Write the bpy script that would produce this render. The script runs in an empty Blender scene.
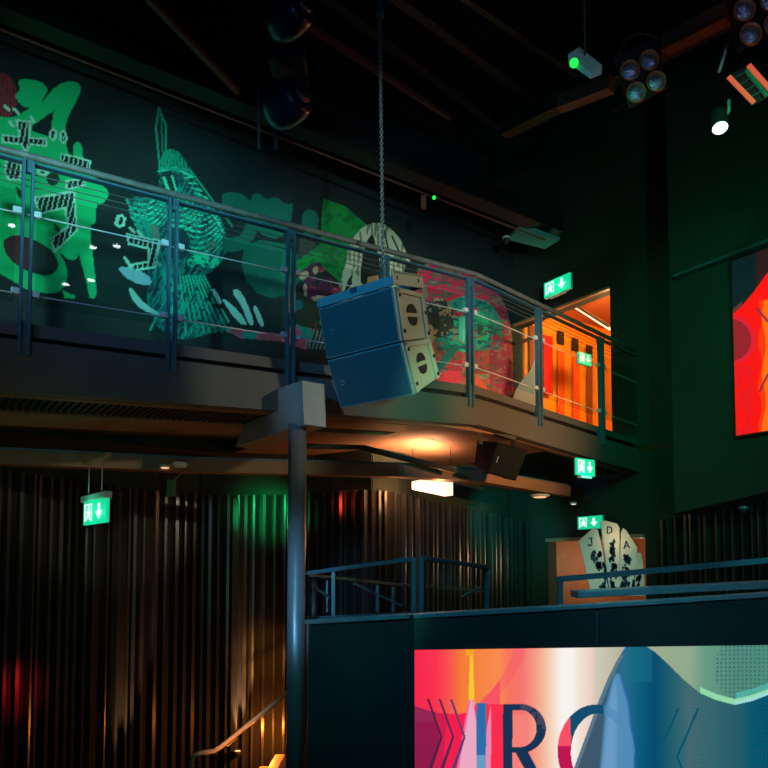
import bpy, math, random
import numpy as np
from mathutils import Vector as V, Matrix
random.seed(7); rng = np.random.RandomState(5)
C = bpy.context.scene.collection
E = 2.6; TH = math.radians(3.0); CT, ST = math.cos(TH), math.sin(TH); FP = 700.0; PY = 533.0
PI = math.pi
Z = V((0, 0, 1))

def P(px, py, Y):                      # world point seen at a photo position, at world depth Y
    rx = (px-384)/FP; uy = (PY-py)/FP
    s = Y/(CT-uy*ST)
    return V((rx*s, Y, E+(ST+uy*CT)*s))
def proj(X, Y, Zz):
    yf = Y*CT+(Zz-E)*ST; up = -Y*ST+(Zz-E)*CT
    return 384+FP*X/yf, PY-FP*up/yf
def ray_plane(px, py, p0, n):
    d = P(px, py, 1.0)-V((0, 0, E)); o = V((0, 0, E))
    return o+d*((p0-o).dot(n)/d.dot(n))
def along(p0, d, px):                  # distance along d from p0 where the photo column px is reached
    a = (px-384)/FP; q = p0-V((0, 0, E))
    f = lambda v: v.x-a*(v.y*CT+v.z*ST)
    return -f(q)/f(d)
def lin(c):
    return tuple(((x/255)/12.92 if x/255 <= .04045 else ((x/255+.055)/1.055)**2.4) for x in c)

# ---------------------------------------------------------------- materials
MATS = {}
def mat(name, col, rough=.6, metal=0., spec=.5, emit=None, es=1., bump=0, bscale=60, var=0, vscale=4, coat=0):
    if name in MATS: return MATS[name]
    m = bpy.data.materials.new(name); m.use_nodes = True; nt = m.node_tree; b = nt.nodes['Principled BSDF']
    c = lin(col)+(1,)
    b.inputs['Base Color'].default_value = c; b.inputs['Roughness'].default_value = rough
    b.inputs['Metallic'].default_value = metal; b.inputs['Specular IOR Level'].default_value = spec
    b.inputs['Coat Weight'].default_value = coat
    if emit: b.inputs['Emission Color'].default_value = lin(emit)+(1,); b.inputs['Emission Strength'].default_value = es
    if var or bump:
        tc = nt.nodes.new('ShaderNodeTexCoord')
    if var:
        n = nt.nodes.new('ShaderNodeTexNoise'); n.inputs['Scale'].default_value = vscale; n.inputs['Detail'].default_value = 6
        nt.links.new(tc.outputs['Object'], n.inputs['Vector'])
        r = nt.nodes.new('ShaderNodeValToRGB'); r.color_ramp.elements[0].position = .3; r.color_ramp.elements[1].position = .7
        r.color_ramp.elements[0].color = tuple(x*(1-var) for x in c[:3])+(1,); r.color_ramp.elements[1].color = tuple(min(1, x*(1+var)) for x in c[:3])+(1,)
        nt.links.new(n.outputs['Fac'], r.inputs['Fac']); nt.links.new(r.outputs['Color'], b.inputs['Base Color'])
    if bump:
        n2 = nt.nodes.new('ShaderNodeTexNoise'); n2.inputs['Scale'].default_value = bscale; n2.inputs['Detail'].default_value = 4
        nt.links.new(tc.outputs['Object'], n2.inputs['Vector'])
        bp = nt.nodes.new('ShaderNodeBump'); bp.inputs['Strength'].default_value = bump; bp.inputs['Distance'].default_value = .01
        nt.links.new(n2.outputs['Fac'], bp.inputs['Height']); nt.links.new(bp.outputs['Normal'], b.inputs['Normal'])
    MATS[name] = m; return m
def emission_attr(name, strength):
    m = bpy.data.materials.new(name); m.use_nodes = True; nt = m.node_tree; b = nt.nodes['Principled BSDF']
    a = nt.nodes.new('ShaderNodeAttribute'); a.attribute_name = 'col'
    b.inputs['Base Color'].default_value = (.01, .01, .01, 1); b.inputs['Roughness'].default_value = .5
    nt.links.new(a.outputs['Color'], b.inputs['Emission Color']); b.inputs['Emission Strength'].default_value = strength
    return m
def paint_attr(name, rough=.75):
    m = bpy.data.materials.new(name); m.use_nodes = True; nt = m.node_tree; b = nt.nodes['Principled BSDF']
    a = nt.nodes.new('ShaderNodeAttribute'); a.attribute_name = 'col'
    nt.links.new(a.outputs['Color'], b.inputs['Base Color']); b.inputs['Roughness'].default_value = rough
    return m
def glass_mat(name, tint=(235, 245, 242)):
    m = bpy.data.materials.new(name); m.use_nodes = True; nt = m.node_tree; nt.nodes.clear()
    o = nt.nodes.new('ShaderNodeOutputMaterial'); t = nt.nodes.new('ShaderNodeBsdfTransparent'); t.inputs['Color'].default_value = lin(tint)+(1,)
    g = nt.nodes.new('ShaderNodeBsdfGlossy'); g.inputs['Roughness'].default_value = .02
    lw = nt.nodes.new('ShaderNodeLayerWeight'); lw.inputs['Blend'].default_value = .5      # facing term, the same from both sides
    pw = nt.nodes.new('ShaderNodeMath'); pw.operation = 'POWER'; pw.inputs[1].default_value = 5; nt.links.new(lw.outputs['Facing'], pw.inputs[0])
    f = nt.nodes.new('ShaderNodeMath'); f.operation = 'MULTIPLY_ADD'; f.inputs[1].default_value = .9; f.inputs[2].default_value = .035; nt.links.new(pw.outputs[0], f.inputs[0])
    x = nt.nodes.new('ShaderNodeMixShader'); nt.links.new(f.outputs[0], x.inputs[0]); nt.links.new(t.outputs[0], x.inputs[1]); nt.links.new(g.outputs[0], x.inputs[2])
    nt.links.new(x.outputs[0], o.inputs['Surface']); return m
M = dict(
 black=mat('black_paint', (14, 15, 17), .6, bump=.2),
 ceil=mat('ceiling_black', (12, 13, 15), .9, bump=.3, bscale=9),
 steel=mat('dark_blue_steel', (64, 98, 112), .38, .2, bump=.05),
 steel2=mat('brushed_steel', (205, 208, 206), .32, .25, bump=.05, bscale=120),
 rail=mat('worn_handrail_steel', (118, 110, 106), .4, .3, var=.2, vscale=18),
 fascia=mat('grey_painted_fascia', (80, 82, 80), .7, var=.12, vscale=1.3, bump=.05),
 joint=mat('joint_shadow_gap', (8, 8, 8), .9),
 soffit=mat('dark_soffit', (60, 56, 52), .8, var=.2, vscale=2, bump=.1),
 soffitb=mat('brown_soffit_board', (128, 98, 74), .7, var=.12, vscale=3),
 deckd=mat('black_profiled_deck', (16, 16, 17), .7),
 slat=mat('dark_gloss_slat', (54, 57, 56), .28, spec=.6, var=.2, vscale=3),
 slatb=mat('slat_backing', (12, 12, 12), .8),
 wall=mat('dark_plaster_wall', (40, 46, 44), .85, var=.1, vscale=1.1, bump=.15, bscale=14),
 wallg=mat('dark_green_wall', (34, 50, 44), .85, var=.1, vscale=1.1, bump=.15, bscale=14),
 concrete=mat('concrete_floor', (60, 58, 56), .7, var=.15),
 column=mat('painted_steel_column', (118, 124, 132), .35, .3, var=.08, vscale=6),
 plate=mat('grey_box_steel', (128, 128, 126), .55, .2, var=.12, vscale=5),
 spk=mat('speaker_grille', (58, 92, 100), .55, bump=.5, bscale=400),
 spkside=mat('speaker_cabinet_paint', (150, 148, 128), .55, bump=.12, bscale=180),
 spkedge=mat('speaker_edge_paint', (120, 142, 150), .5),
 dspk=mat('black_speaker', (6, 8, 8), .8, spec=.15, bump=.4, bscale=300),
 white=mat('white_plastic', (205, 208, 206), .45),
 badge=mat('silver_badge', (190, 195, 200), .3, .6),
 brownbeam=mat('brown_painted_beam', (110, 62, 48), .6, var=.15, vscale=6),
 darkbeam=mat('dark_steel_beam', (26, 25, 25), .6, .2, var=.1),
 booth=mat('booth_dark_gloss_panel', (34, 50, 54), .3, var=.2, vscale=3),
 boothtop=mat('booth_blue_steel_top', (96, 130, 146), .35, .2, var=.15, vscale=9),
 orange=mat('orange_wall_panel', (255, 160, 24), .6),
 orange2=mat('red_orange_wall_panel', (250, 100, 24), .6),
 brown=mat('brown_wall_slat', (150, 84, 50), .6),
 tan=mat('tan_door_frame', (176, 132, 104), .5),
 wood=mat('warm_timber', (140, 96, 72), .55, var=.15, vscale=7),
 blue=mat('blue_lit_glass', (90, 120, 140), .3),
 brass=mat('satin_brass_handrail', (225, 190, 150), .35, .3),
 reflector=mat('lamp_reflector', (150, 160, 178), .22, .9, bump=.8, bscale=90),
 ring=mat('amber_lamp_ring', (170, 120, 70), .4, .6),
 cable=mat('black_cable', (20, 22, 24), .6),
 chain=mat('chain_steel', (120, 130, 140), .35, .8),
 lampglow=mat('warm_lamp_diffuser', (255, 230, 210), .5, emit=(255, 226, 205), es=1.25),
 tube=mat('warm_tube_lamp', (255, 200, 170), .5, emit=(255, 200, 165), es=1.8),
 spotlens=mat('white_spot_lens', (240, 250, 255), .4, emit=(235, 248, 255), es=3.),
 egreen=mat('green_sign_light', (0, 160, 110), .5, emit=(18, 205, 150), es=.95),
 ewhite=mat('white_sign_light', (240, 255, 250), .5, emit=(235, 255, 248), es=1.),
 warmled=mat('warm_downlight_lens', (255, 220, 180), .5, emit=(255, 190, 140), es=1.0),
 greenled=mat('green_led', (40, 255, 80), .5, emit=(30, 240, 70), es=1.3),
 redled=mat('red_led_strip', (220, 80, 50), .5, emit=(214, 84, 58), es=.8, bump=.3),
 grnstrip=mat('green_led_strip', (10, 90, 60), .5, emit=(10, 84, 50), es=.7),
 downlens=mat('cool_lamp_lens', (235, 240, 255), .5, emit=(235, 242, 255), es=22.),
)
M['glass'] = glass_mat('clear_glass')

# ---------------------------------------------------------------- mesh builder
class MB:
    def __init__(s): s.v = []; s.f = []; s.m = []; s.sm = []
    def add(s, vs, fs, m=0, smooth=False):
        o = len(s.v); s.v += [tuple(v) for v in vs]
        for f in fs: s.f.append([i+o for i in f]); s.m.append(m); s.sm.append(smooth)
        return s
    def box(s, c, ax, ay, az, m=0):                 # centre and three half vectors
        c, ax, ay, az = V(c), V(ax), V(ay), V(az); vs = []
        for k in (-1, 1):
            for j in (-1, 1):
                for i in (-1, 1): vs.append(c+ax*i+ay*j+az*k)
        return s.add(vs, [(0, 2, 3, 1), (4, 5, 7, 6), (0, 1, 5, 4), (2, 6, 7, 3), (0, 4, 6, 2), (1, 3, 7, 5)], m)
    def beam(s, a, b, w, h, up=Z, m=0):
        a, b = V(a), V(b); d = (b-a); L = d.length; d.normalize(); sd = d.cross(up).normalized(); u = sd.cross(d).normalized()
        return s.box((a+b)/2, d*L/2, sd*w/2, u*h/2, m)
    def prism(s, pts, ext, m=0):
        pts = [V(p) for p in pts]; ext = V(ext); n = len(pts); vs = pts+[p+ext for p in pts]
        return s.add(vs, [list(range(n))[::-1], list(range(n, 2*n))]+[(i, (i+1) % n, n+(i+1) % n, n+i) for i in range(n)], m)
    def hex(s, q0, q1, m=0):                        # two quads joined
        vs = [V(p) for p in q0]+[V(p) for p in q1]
        return s.add(vs, [(3, 2, 1, 0), (4, 5, 6, 7)]+[(i, (i+1) % 4, 4+(i+1) % 4, 4+i) for i in range(4)], m)
    def tube(s, pts, r, n=12, m=0, cap=True):
        pts = [V(p) for p in pts]; rs = r if isinstance(r, (list, tuple)) else [r]*len(pts); vs = []; prev = None
        for i, p in enumerate(pts):
            d = (pts[min(i+1, len(pts)-1)]-pts[max(i-1, 0)]).normalized()
            if prev is None:
                a = d.cross(Z if abs(d.z) < .9 else V((1, 0, 0))).normalized()
            else: a = (prev-d*prev.dot(d)).normalized()
            prev = a; b = d.cross(a)
            for k in range(n):
                t = 2*PI*k/n; vs.append(p+(a*math.cos(t)+b*math.sin(t))*rs[i])
        fs = [(i*n+k, i*n+(k+1) % n, (i+1)*n+(k+1) % n, (i+1)*n+k) for i in range(len(pts)-1) for k in range(n)]
        s.add(vs, fs, m, True)
        if cap:
            o = len(s.v)-len(vs); s.f += [[o+k for k in range(n)][::-1], [o+(len(pts)-1)*n+k for k in range(n)]]; s.m += [m, m]; s.sm += [False, False]
        return s
    def lathe(s, c, axis, prof, n=24, m=0):         # prof: (distance along axis, radius)
        c = V(c); axis = V(axis).normalized()
        a = axis.cross(Z if abs(axis.z) < .9 else V((1, 0, 0))).normalized(); b = axis.cross(a); vs = []
        for h, r in prof:
            for k in range(n):
                t = 2*PI*k/n; vs.append(c+axis*h+(a*math.cos(t)+b*math.sin(t))*r)
        fs = [(i*n+k, i*n+(k+1) % n, (i+1)*n+(k+1) % n, (i+1)*n+k) for i in range(len(prof)-1) for k in range(n)]
        fs2 = [[k for k in range(n)][::-1], [(len(prof)-1)*n+k for k in range(n)]]
        s.add(vs, fs+fs2, m, True); return s
    def build(s, name, mats, parent=None, bevel=0, origin=None):
        if not isinstance(mats, (list, tuple)): mats = [mats]
        org = V(origin) if origin is not None else (parent.matrix_loc if False else None)
        me = bpy.data.meshes.new(name)
        base = WLOC.get(parent.name, V((0, 0, 0))) if parent else None
        if parent is None:
            xs = [v[0] for v in s.v]; ys = [v[1] for v in s.v]; zs = [v[2] for v in s.v]
            base = V(((min(xs)+max(xs))/2, (min(ys)+max(ys))/2, min(zs)))
        me.from_pydata([tuple(V(v)-base) for v in s.v], [], s.f)
        for mm in mats: me.materials.append(M[mm] if isinstance(mm, str) else mm)
        me.polygons.foreach_set('material_index', s.m); me.polygons.foreach_set('use_smooth', s.sm); me.update()
        bm = __import__('bmesh').new(); bm.from_mesh(me); __import__('bmesh').ops.recalc_face_normals(bm, faces=bm.faces); bm.to_mesh(me); bm.free()
        o = bpy.data.objects.new(name, me); C.objects.link(o)
        if parent: o.parent = parent; WLOC[o.name] = base
        else: o.location = base; WLOC[o.name] = base
        if bevel:
            b = o.modifiers.new('bevel', 'BEVEL'); b.width = bevel; b.segments = 2; b.limit_method = 'ANGLE'
        return o
WLOC = {}
def tag(o, label, cat, group=None, kind=None):
    o['label'] = label; o['category'] = cat
    if group: o['group'] = group
    if kind: o['kind'] = kind
    return o
def thing(name, label, cat, loc, group=None):
    o = bpy.data.objects.new(name, None); C.objects.link(o); o.location = loc; o.empty_display_size = .1; WLOC[o.name] = V(loc)
    return tag(o, label, cat, group)
def struct(mb, name, mats, label=None, bevel=0):
    o = mb.build(name, mats, bevel=bevel); o['kind'] = 'structure'
    o['label'] = label or ('dark '+name.replace('_', ' ')+' of the music venue'); o['category'] = name.split('_')[0]
    return o
def color_grid(p0, du, dv, nu, nv, fn, name, material, parent=None, thick=0):
    # painted or lit panel: regular grid from corner p0 along du, dv; colour of each cell corner from fn(px, py, u, v)
    u, v = np.meshgrid(np.linspace(0, 1, nu+1), np.linspace(0, 1, nv+1))
    X = p0.x+du.x*u+dv.x*v; Y = p0.y+du.y*u+dv.y*v; ZZ = p0.z+du.z*u+dv.z*v
    px, py = proj(X, Y, ZZ); col = fn(px, py, u, v)
    base = WLOC[parent.name] if parent else p0
    me = bpy.data.meshes.new(name); n = (nu+1)*(nv+1)
    co = np.stack([X-base.x, Y-base.y, ZZ-base.z], -1).reshape(-1, 3).astype(np.float32)
    i = (np.arange(nv)[:, None]*(nu+1)+np.arange(nu)[None, :]).ravel()
    quads = np.stack([i, i+1, i+nu+2, i+nu+1], -1).astype(np.int32)
    me.vertices.add(n); me.vertices.foreach_set('co', co.ravel())
    me.loops.add(quads.size); me.loops.foreach_set('vertex_index', quads.ravel())
    me.polygons.add(len(quads)); me.polygons.foreach_set('loop_start', np.arange(0, quads.size, 4, dtype=np.int32)); me.update(calc_edges=True)
    at = me.color_attributes.new('col', 'FLOAT_COLOR', 'POINT')
    c = np.clip(col, 0, 255)/255.; c = np.where(c <= .04045, c/12.92, ((c+.055)/1.055)**2.4)
    rgba = np.ones((n, 4), np.float32); rgba[:, :3] = c.reshape(-1, 3); at.data.foreach_set('color', rgba.ravel())
    me.materials.append(material)
    o = bpy.data.objects.new(name, me); C.objects.link(o)
    if parent: o.parent = parent
    else: o.location = base
    WLOC[o.name] = base
    return o
def inpoly(x, y, poly):
    r = np.zeros(x.shape, bool); n = len(poly); j = n-1
    for i in range(n):
        xi, yi = poly[i]; xj, yj = poly[j]
        if yi != yj:
            c = ((yi > y) != (yj > y)) & (x < (xj-xi)*(y-yi)/(yj-yi)+xi); r ^= c
        j = i
    return r
def smooth(poly, it=2):
    for _ in range(it):
        q = []
        for i in range(len(poly)):
            a, b = poly[i], poly[(i+1) % len(poly)]
            q += [(a[0]*.75+b[0]*.25, a[1]*.75+b[1]*.25), (a[0]*.25+b[0]*.75, a[1]*.25+b[1]*.75)]
        poly = q
    return poly
LAT = rng.rand(256, 256)
def vnoise(x, y):
    xi = np.floor(x).astype(int); yi = np.floor(y).astype(int); fx = x-xi; fy = y-yi; fx = fx*fx*(3-2*fx); fy = fy*fy*(3-2*fy)
    g = lambda a, b: LAT[a & 255, b & 255]
    return (g(xi, yi)*(1-fx)+g(xi+1, yi)*fx)*(1-fy)+(g(xi, yi+1)*(1-fx)+g(xi+1, yi+1)*fx)*fy
def fbm(x, y, o=3):
    s = 0; a = .5
    for k in range(o): s = s+a*vnoise(x*2**k+17*k, y*2**k+9*k); a *= .5
    return s/(1-.5**o)
def seg(x, y, a, b, w):
    ax, ay = a; bx, by = b; dx, dy = bx-ax, by-ay; t = np.clip(((x-ax)*dx+(y-ay)*dy)/(dx*dx+dy*dy), 0, 1)
    return np.hypot(x-ax-t*dx, y-ay-t*dy) < w
def stops(x, st):
    xs = [s[0] for s in st]; return np.stack([np.interp(x, xs, [s[1][k] for s in st]) for k in range(3)], -1)

# ---------------------------------------------------------------- camera
cam = bpy.data.cameras.new('camera'); co = bpy.data.objects.new('camera', cam); C.objects.link(co)
co.location = (0, 0, E); co.rotation_euler = (PI/2+TH, 0, 0); cam.sensor_width = 36; cam.lens = FP/768*36; cam.shift_y = (PY-384)/768
cam.clip_start = .05; cam.clip_end = 200; bpy.context.scene.camera = co

# ---------------------------------------------------------------- plan lines
A = P(0, 333, 4.63); B = P(480, 395, 7.11); Cc = P(645, 448, 9.1)
e = V((B.x-A.x, B.y-A.y, 0)).normalized(); nv = V((-e.y, e.x, 0))            # along the balcony / away from the room
e2 = V((Cc.x-B.x, Cc.y-B.y, 0)).normalized()
A0 = A-(B-A)*.2                                                              # runs on past the left edge of the frame
class Line:                                                                  # a level-ish line along the balcony edge: heights at A and B and C
    def __init__(s, ya, yb, yc): s.z = (P(0, ya, 4.63).z, P(480, yb, 7.11).z, P(645, yc, 9.1).z)
    def at(s, t, off=0):            # t: 0..1 = A..B, 1..2 = B..C ; off away from the room
        if t <= 1: p = A+(B-A)*t; z = s.z[0]+(s.z[1]-s.z[0])*t; n = nv
        else: p = B+(Cc-B)*(t-1); z = s.z[1]+(s.z[2]-s.z[1])*(t-1); n = V((-e2.y, e2.x, 0))
        k = max(0, 1-abs(t-1)/.06)
        if abs(t-1) < .06:          # ease the corner
            q = ((A+(B-A)*.94)+(B+(Cc-B)*.06))/2; w = k*.5
            p = p*(1-w)+V((q.x, q.y, p.z))*w
        return V((p.x, p.y, z))+n*off
RAIL, BAR, JOINT, UP, BOT = Line(147.5, 273.5, 353), Line(155, 280.5, 358), Line(333, 395, 448), Line(318, 385.5, 441), Line(390, 425, 474)
T = [-.2, 0, .25, .5, .75, .94, .97, 1, 1.03, 1.06, 1.25, 1.5, 1.75, 2.0]
def t_of(px):
    lo, hi = -.2, 2.0
    for _ in range(40):
        mid = (lo+hi)/2; p = JOINT.at(mid); x = proj(p.x, p.y, p.z)[0]
        if x < px: lo = mid
        else: hi = mid
    return lo
def strip(top, bot, o1, o2, ts=T):     # solid strip along the balcony between two lines
    mb = MB()
    for a, b in zip(ts[:-1], ts[1:]):
        mb.hex([top.at(a, o1), top.at(b, o1), bot.at(b, o1), bot.at(a, o1)], [top.at(a, o2), top.at(b, o2), bot.at(b, o2), bot.at(a, o2)])
    return mb
# balcony body
struct(strip(Line(337.5, 399, 451.5), BOT, 0, .12), 'trim_fascia', 'fascia', 'deep grey painted fascia along the balcony edge')
struct(strip(Line(327, 389.5, 443), Line(345, 408, 459), .102, .119), 'trim_shadow_gap', 'joint', 'dark shadow gap between upstand and fascia')
struct(strip(UP, Line(331.5, 393.5, 446.5), .035, .10), 'trim_upstand', 'fascia', 'low grey upstand strip under the balcony glass')
D = 2.45
mb = MB()
for a, b in zip(T[:-1], T[1:]):
    q = lambda t, o, dz: JOINT.at(t, o)+V((0, 0, dz))
    mb.hex([q(a, .12, -.02), q(b, .12, -.02), q(b, 2.6, -.02), q(a, 2.6, -.02)], [q(a, .12, -.16), q(b, .12, -.16), q(b, 2.6, -.16), q(a, 2.6, -.16)])
struct(mb, 'floor_balcony', 'concrete', 'balcony floor slab behind the fascia')
# soffit below the balcony, from fascia back to the slat wall
mb = MB()
def sof(t, o, dz): return BOT.at(t, o)+V((0, 0, dz))
for a, b in zip(T[:-1], T[1:]):
    mb.hex([sof(a, .12, .16), sof(b, .12, .16), sof(b, 5.2, .16), sof(a, 5.2, .16)], [sof(a, .12, .24), sof(b, .12, .24), sof(b, 5.2, .24), sof(a, 5.2, .24)], 0)
struct(mb, 'ceiling_underside', ['soffit'], 'soffit under the balcony lit warm by the hanging lamp')
mb = MB()                                                                   # profiled black deck strip just behind the fascia (left)
k = 0; t = -.2
while t < .60:
    a, b = sof(t, .14, .02), sof(t, .72, .02); mb.beam(a, b, .03, .03); t += .0125
struct(mb, 'trim_deck_ribs', 'deckd', 'black ribbed deck profile under the balcony edge at left')
def sofstrip(o1, o2, t0, t1, z0=0, z1=.12):
    mb = MB(); n = 8
    for i in range(n):
        a, b = t0+(t1-t0)*i/n, t0+(t1-t0)*(i+1)/n
        mb.hex([sof(a, o1, z0), sof(b, o1, z0), sof(b, o2, z0), sof(a, o2, z0)], [sof(a, o1, z1), sof(b, o1, z1), sof(b, o2, z1), sof(a, o2, z1)])
    return mb
struct(sofstrip(.75, 1.35, -.2, .60), 'trim_soffit_board', 'soffitb', 'brown soffit board running along under the balcony')
struct(sofstrip(.24, .62, .62, .92), 'trim_soffit_rib', 'soffitb', 'short brown soffit rib right of the column')
struct(sofstrip(.205, .85, .86, 1.42, .0, .05), 'trim_soffit_front', 'soffitb', 'front soffit panel behind the right half of the fascia')
struct(sofstrip(.85, 3.3, .62, 1.42, .0, .05), 'trim_soffit_panel', 'soffitb', 'broad soffit panel lit warm over the pendant lamp')
struct(sofstrip(.12, .2, -.2, 1.95, -.004, .1), 'trim_soffit_edge', 'soffitb', 'thin brown edge board behind the fascia')

# ---------------------------------------------------------------- walls
ceilz = E+7.0
m0 = A+nv*D-e*3.0; m0.z = E+.9
wallp = A+nv*D
te = along(V((wallp.x, wallp.y, E+3.4)), e, 514.5)
corner = V((wallp.x, wallp.y, 0))+e*te                                       # right end of the mural wall
mL = V((wallp.x, wallp.y, 0))-e*3.0
mb = MB(); mb.prism([V((mL.x, mL.y, E+1.35)), V((corner.x, corner.y, E+1.35)), V((corner.x, corner.y, ceilz)), V((mL.x, mL.y, ceilz))], nv*.2)
struct(mb, 'wall_mural_side', 'wall', 'dark wall behind the balcony that carries the mural')
# end wall: direction -nv from the corner, with two openings
w = -nv
def EW(s, z, off=0): return V((corner.x, corner.y, 0))+w*s+V((0, 0, z))+e*off
s_dr = along(V((corner.x, corner.y, E+3.6)), w, 610)
s_l0 = along(V((corner.x, corner.y, E+.4)), w, 548); s_l1 = along(V((corner.x, corner.y, E+.5)), w, 645)
zt = [ray_plane(514, 325, EW(0, 0), e).z, ray_plane(610, 290.5, EW(0, 0), e).z]; ztop = sum(zt)/2
zlt = ray_plane(600, 538, EW(0, 0), e).z
S0, S1 = -2.6, 6.2
deckz = E+1.62
mb = MB()
def wallrect(sa, sb, za, zb): mb.prism([EW(sa, za), EW(sb, za), EW(sb, zb), EW(sa, zb)], e*.18)
wallrect(S0, S1, ztop, ceilz); wallrect(s_dr, S1, deckz, ztop); wallrect(S0, S1, zlt, deckz)
wallrect(S0, s_l0, 0, zlt); wallrect(s_l1, S1, 0, zlt)
wallrect(S0, .0, deckz, ztop)
struct(mb, 'wall_end', 'wallg', 'dark green end wall with upper and lower doorway')
# ---- orange room behind the upper doorway
R0, R1, RD = -.1, s_dr+.9, 2.3
mb = MB()
mb.prism([EW(R0, deckz, RD), EW(R1, deckz, RD), EW(R1, ztop+.45, RD), EW(R0, ztop+.45, RD)], e*.1, 0)
mb.prism([EW(R0, deckz, .2), EW(R0, deckz, RD), EW(R0, ztop+.45, RD), EW(R0, ztop+.45, .2)], -w*.1, 0)
mb.prism([EW(R1, deckz, .2), EW(R1, deckz, RD), EW(R1, ztop+.45, RD), EW(R1, ztop+.45, .2)], w*.1, 0)
struct(mb, 'wall_orange_room', 'orange', 'orange wall of the room beyond the balcony doorway')
mb = MB(); mb.prism([EW(R0, ztop+.45, .18), EW(R1, ztop+.45, .18), EW(R1, ztop+.45, RD), EW(R0, ztop+.45, RD)], Z*.08); struct(mb, 'ceiling_orange_room', 'brown', 'brown ceiling of the orange room')
mb = MB(); mb.prism([EW(R0, deckz-.02, 0), EW(R1, deckz-.02, 0), EW(R1, deckz-.02, RD), EW(R0, deckz-.02, RD)], Z*-.08); struct(mb, 'floor_orange_room', 'brown', 'floor of the orange room')
def LW(px, z, off=.0):                                                       # on the long left wall of the orange room
    q = EW(R0+.01+off, z, 0); return q+e*along(q, e, px)
def stripe(pa, pb, ya, yb, m, name, label, off=.01):
    za_ = P((pa+pb)/2, ya, LW((pa+pb)/2, ztop).y).z; zb_ = deckz if yb is None else P((pa+pb)/2, yb, LW((pa+pb)/2, ztop).y).z
    mb = MB(); mb.prism([LW(pa, zb_, off), LW(pb, zb_, off), LW(pb, za_, off), LW(pa, za_, off)], w*.015); return tag(mb.build(name, m), label, 'panel', None)
for k, (pa, pb, ya, m, nm) in enumerate(((516, 524, 322, 'brown', 'brown upright strip nearest the left jamb in the orange room'), (529, 534, 326, 'brown', 'narrow brown upright strip behind the pale reflection sheet'), (557, 564, 352, 'orange2', 'first red orange strip from the left in the orange room'),
        (572, 579, 358, 'orange2', 'second red orange strip from the left in the orange room'), (586.5, 592, 362, 'brown', 'brown upright strip under the green sign in the orange room'), (600.5, 604, 366, 'orange2', 'narrow red orange strip beside the right jamb'))):
    stripe(pa, pb, ya, None, m, 'wall_strip', nm)
dk = mat('dark_vent', (46, 34, 20), .7)
for pa, pb, ya, yb, nm in ((557.5, 563.5, 332, 345, 'dark slot vent over the first strip of the orange room'), (572, 578, 339, 352, 'dark slot vent over the second strip of the orange room'), (586, 592, 346, 358, 'dark slot vent over the third strip of the orange room')):
    stripe(pa, pb, ya, yb, dk, 'slot_vent', nm, .02)
stripe(543, 552, 338, 396, mat('red_banner', (240, 10, 6), .7), 'red_banner', 'narrow red hanging banner inside the orange room', .06)
mb = MB(); mb.beam(EW(0, ztop+.01, -.01), EW(s_dr, ztop+.01, -.01), .05, .035); mb.beam(EW(s_dr, ztop, -.01), EW(s_dr, deckz, -.01), .05, .035)
mb.beam(EW(.02, ztop, -.02), EW(.02, deckz, -.02), .06, .04); mb.beam(EW(.0, ztop-.28, .02), EW(.42, ztop-.28, .02), .04, .04)
struct(mb, 'door_1', 'tan', 'thin tan frame of the balcony doorway to the orange room')
th = thing('tube_lamp', 'glowing warm tube lamp on the ceiling of the orange room', 'lamp', P(593, 316, 10.6))
pa, pb = EW(.9, ztop+.18, 1.1), EW(1.95, ztop+.17, .35)
pa = P(572, 305, 10.9); pb = P(610, 329, 10.0)
MB().tube([pa, pb], .022).build('tube', 'tube', th); MB().beam(pa+Z*.035, pb+Z*.035, .06, .03).build('lamp_housing', 'white', th)
mb = MB()  # pale sheet added in place of a reflection at the doorway
dp = [(512.5, 401), (514, 394), (519, 384), (526, 376), (532, 368), (537, 352), (541, 350), (541, 412)]
for k in range(6):
    f0, f1 = k/6, (k+1)/6; q = lambda p, f: (p[0]+(541-p[0])*f, p[1]+(412-p[1])*0)
pts = [P(x, y, 10.62) for x, y in smooth(dp, 1)]
mb.prism(pts, e*.05+V((0, .02, 0)))
tag(mb.build('reflection_sheet', mat('reflection_white', (235, 226, 212), .8, bump=.6, bscale=8)), 'pale sheet standing in for a reflection at the left jamb of the balcony doorway', 'sheet')
# lower doorway room
mb = MB(); q0, q1 = s_l0-.1, s_l1+.6
mb.prism([EW(q0, 0, 2.2), EW(q1, 0, 2.2), EW(q1, zlt+.1, 2.2), EW(q0, zlt+.1, 2.2)], e*.1)
mb.prism([EW(q0, 0, .2), EW(q0, 0, 2.2), EW(q0, zlt+.1, 2.2), EW(q0, zlt+.1, .2)], -w*.1)
mb.prism([EW(q1, 0, .2), EW(q1, 0, 2.2), EW(q1, zlt+.1, 2.2), EW(q1, zlt+.1, .2)], w*.1)
mb.prism([EW(q0, zlt+.1, .18), EW(q1, zlt+.1, .18), EW(q1, zlt+.1, 2.3), EW(q0, zlt+.1, 2.3)], Z*.08)
struct(mb, 'wall_lower_lobby', 'wood', 'warm brown lobby wall beyond the lower doorway')
mb = MB(); mb.beam(EW(s_l0, 0, -.02), EW(s_l0, zlt, -.02), .07, .07); mb.beam(EW(s_l1, 0, -.02), EW(s_l1, zlt, -.02), .07, .07)
mb.beam(EW(s_l0, zlt, -.02), EW(s_l1, zlt, -.02), .07, .05)
for q in (.28, .55): mb.beam(EW(s_l0+q, 0, .1), EW(s_l0+q, zlt-.1, .1), .05, .06)
struct(mb, 'door_2', 'tan', 'tan timber frame of the lower doorway behind the card prop')

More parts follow.
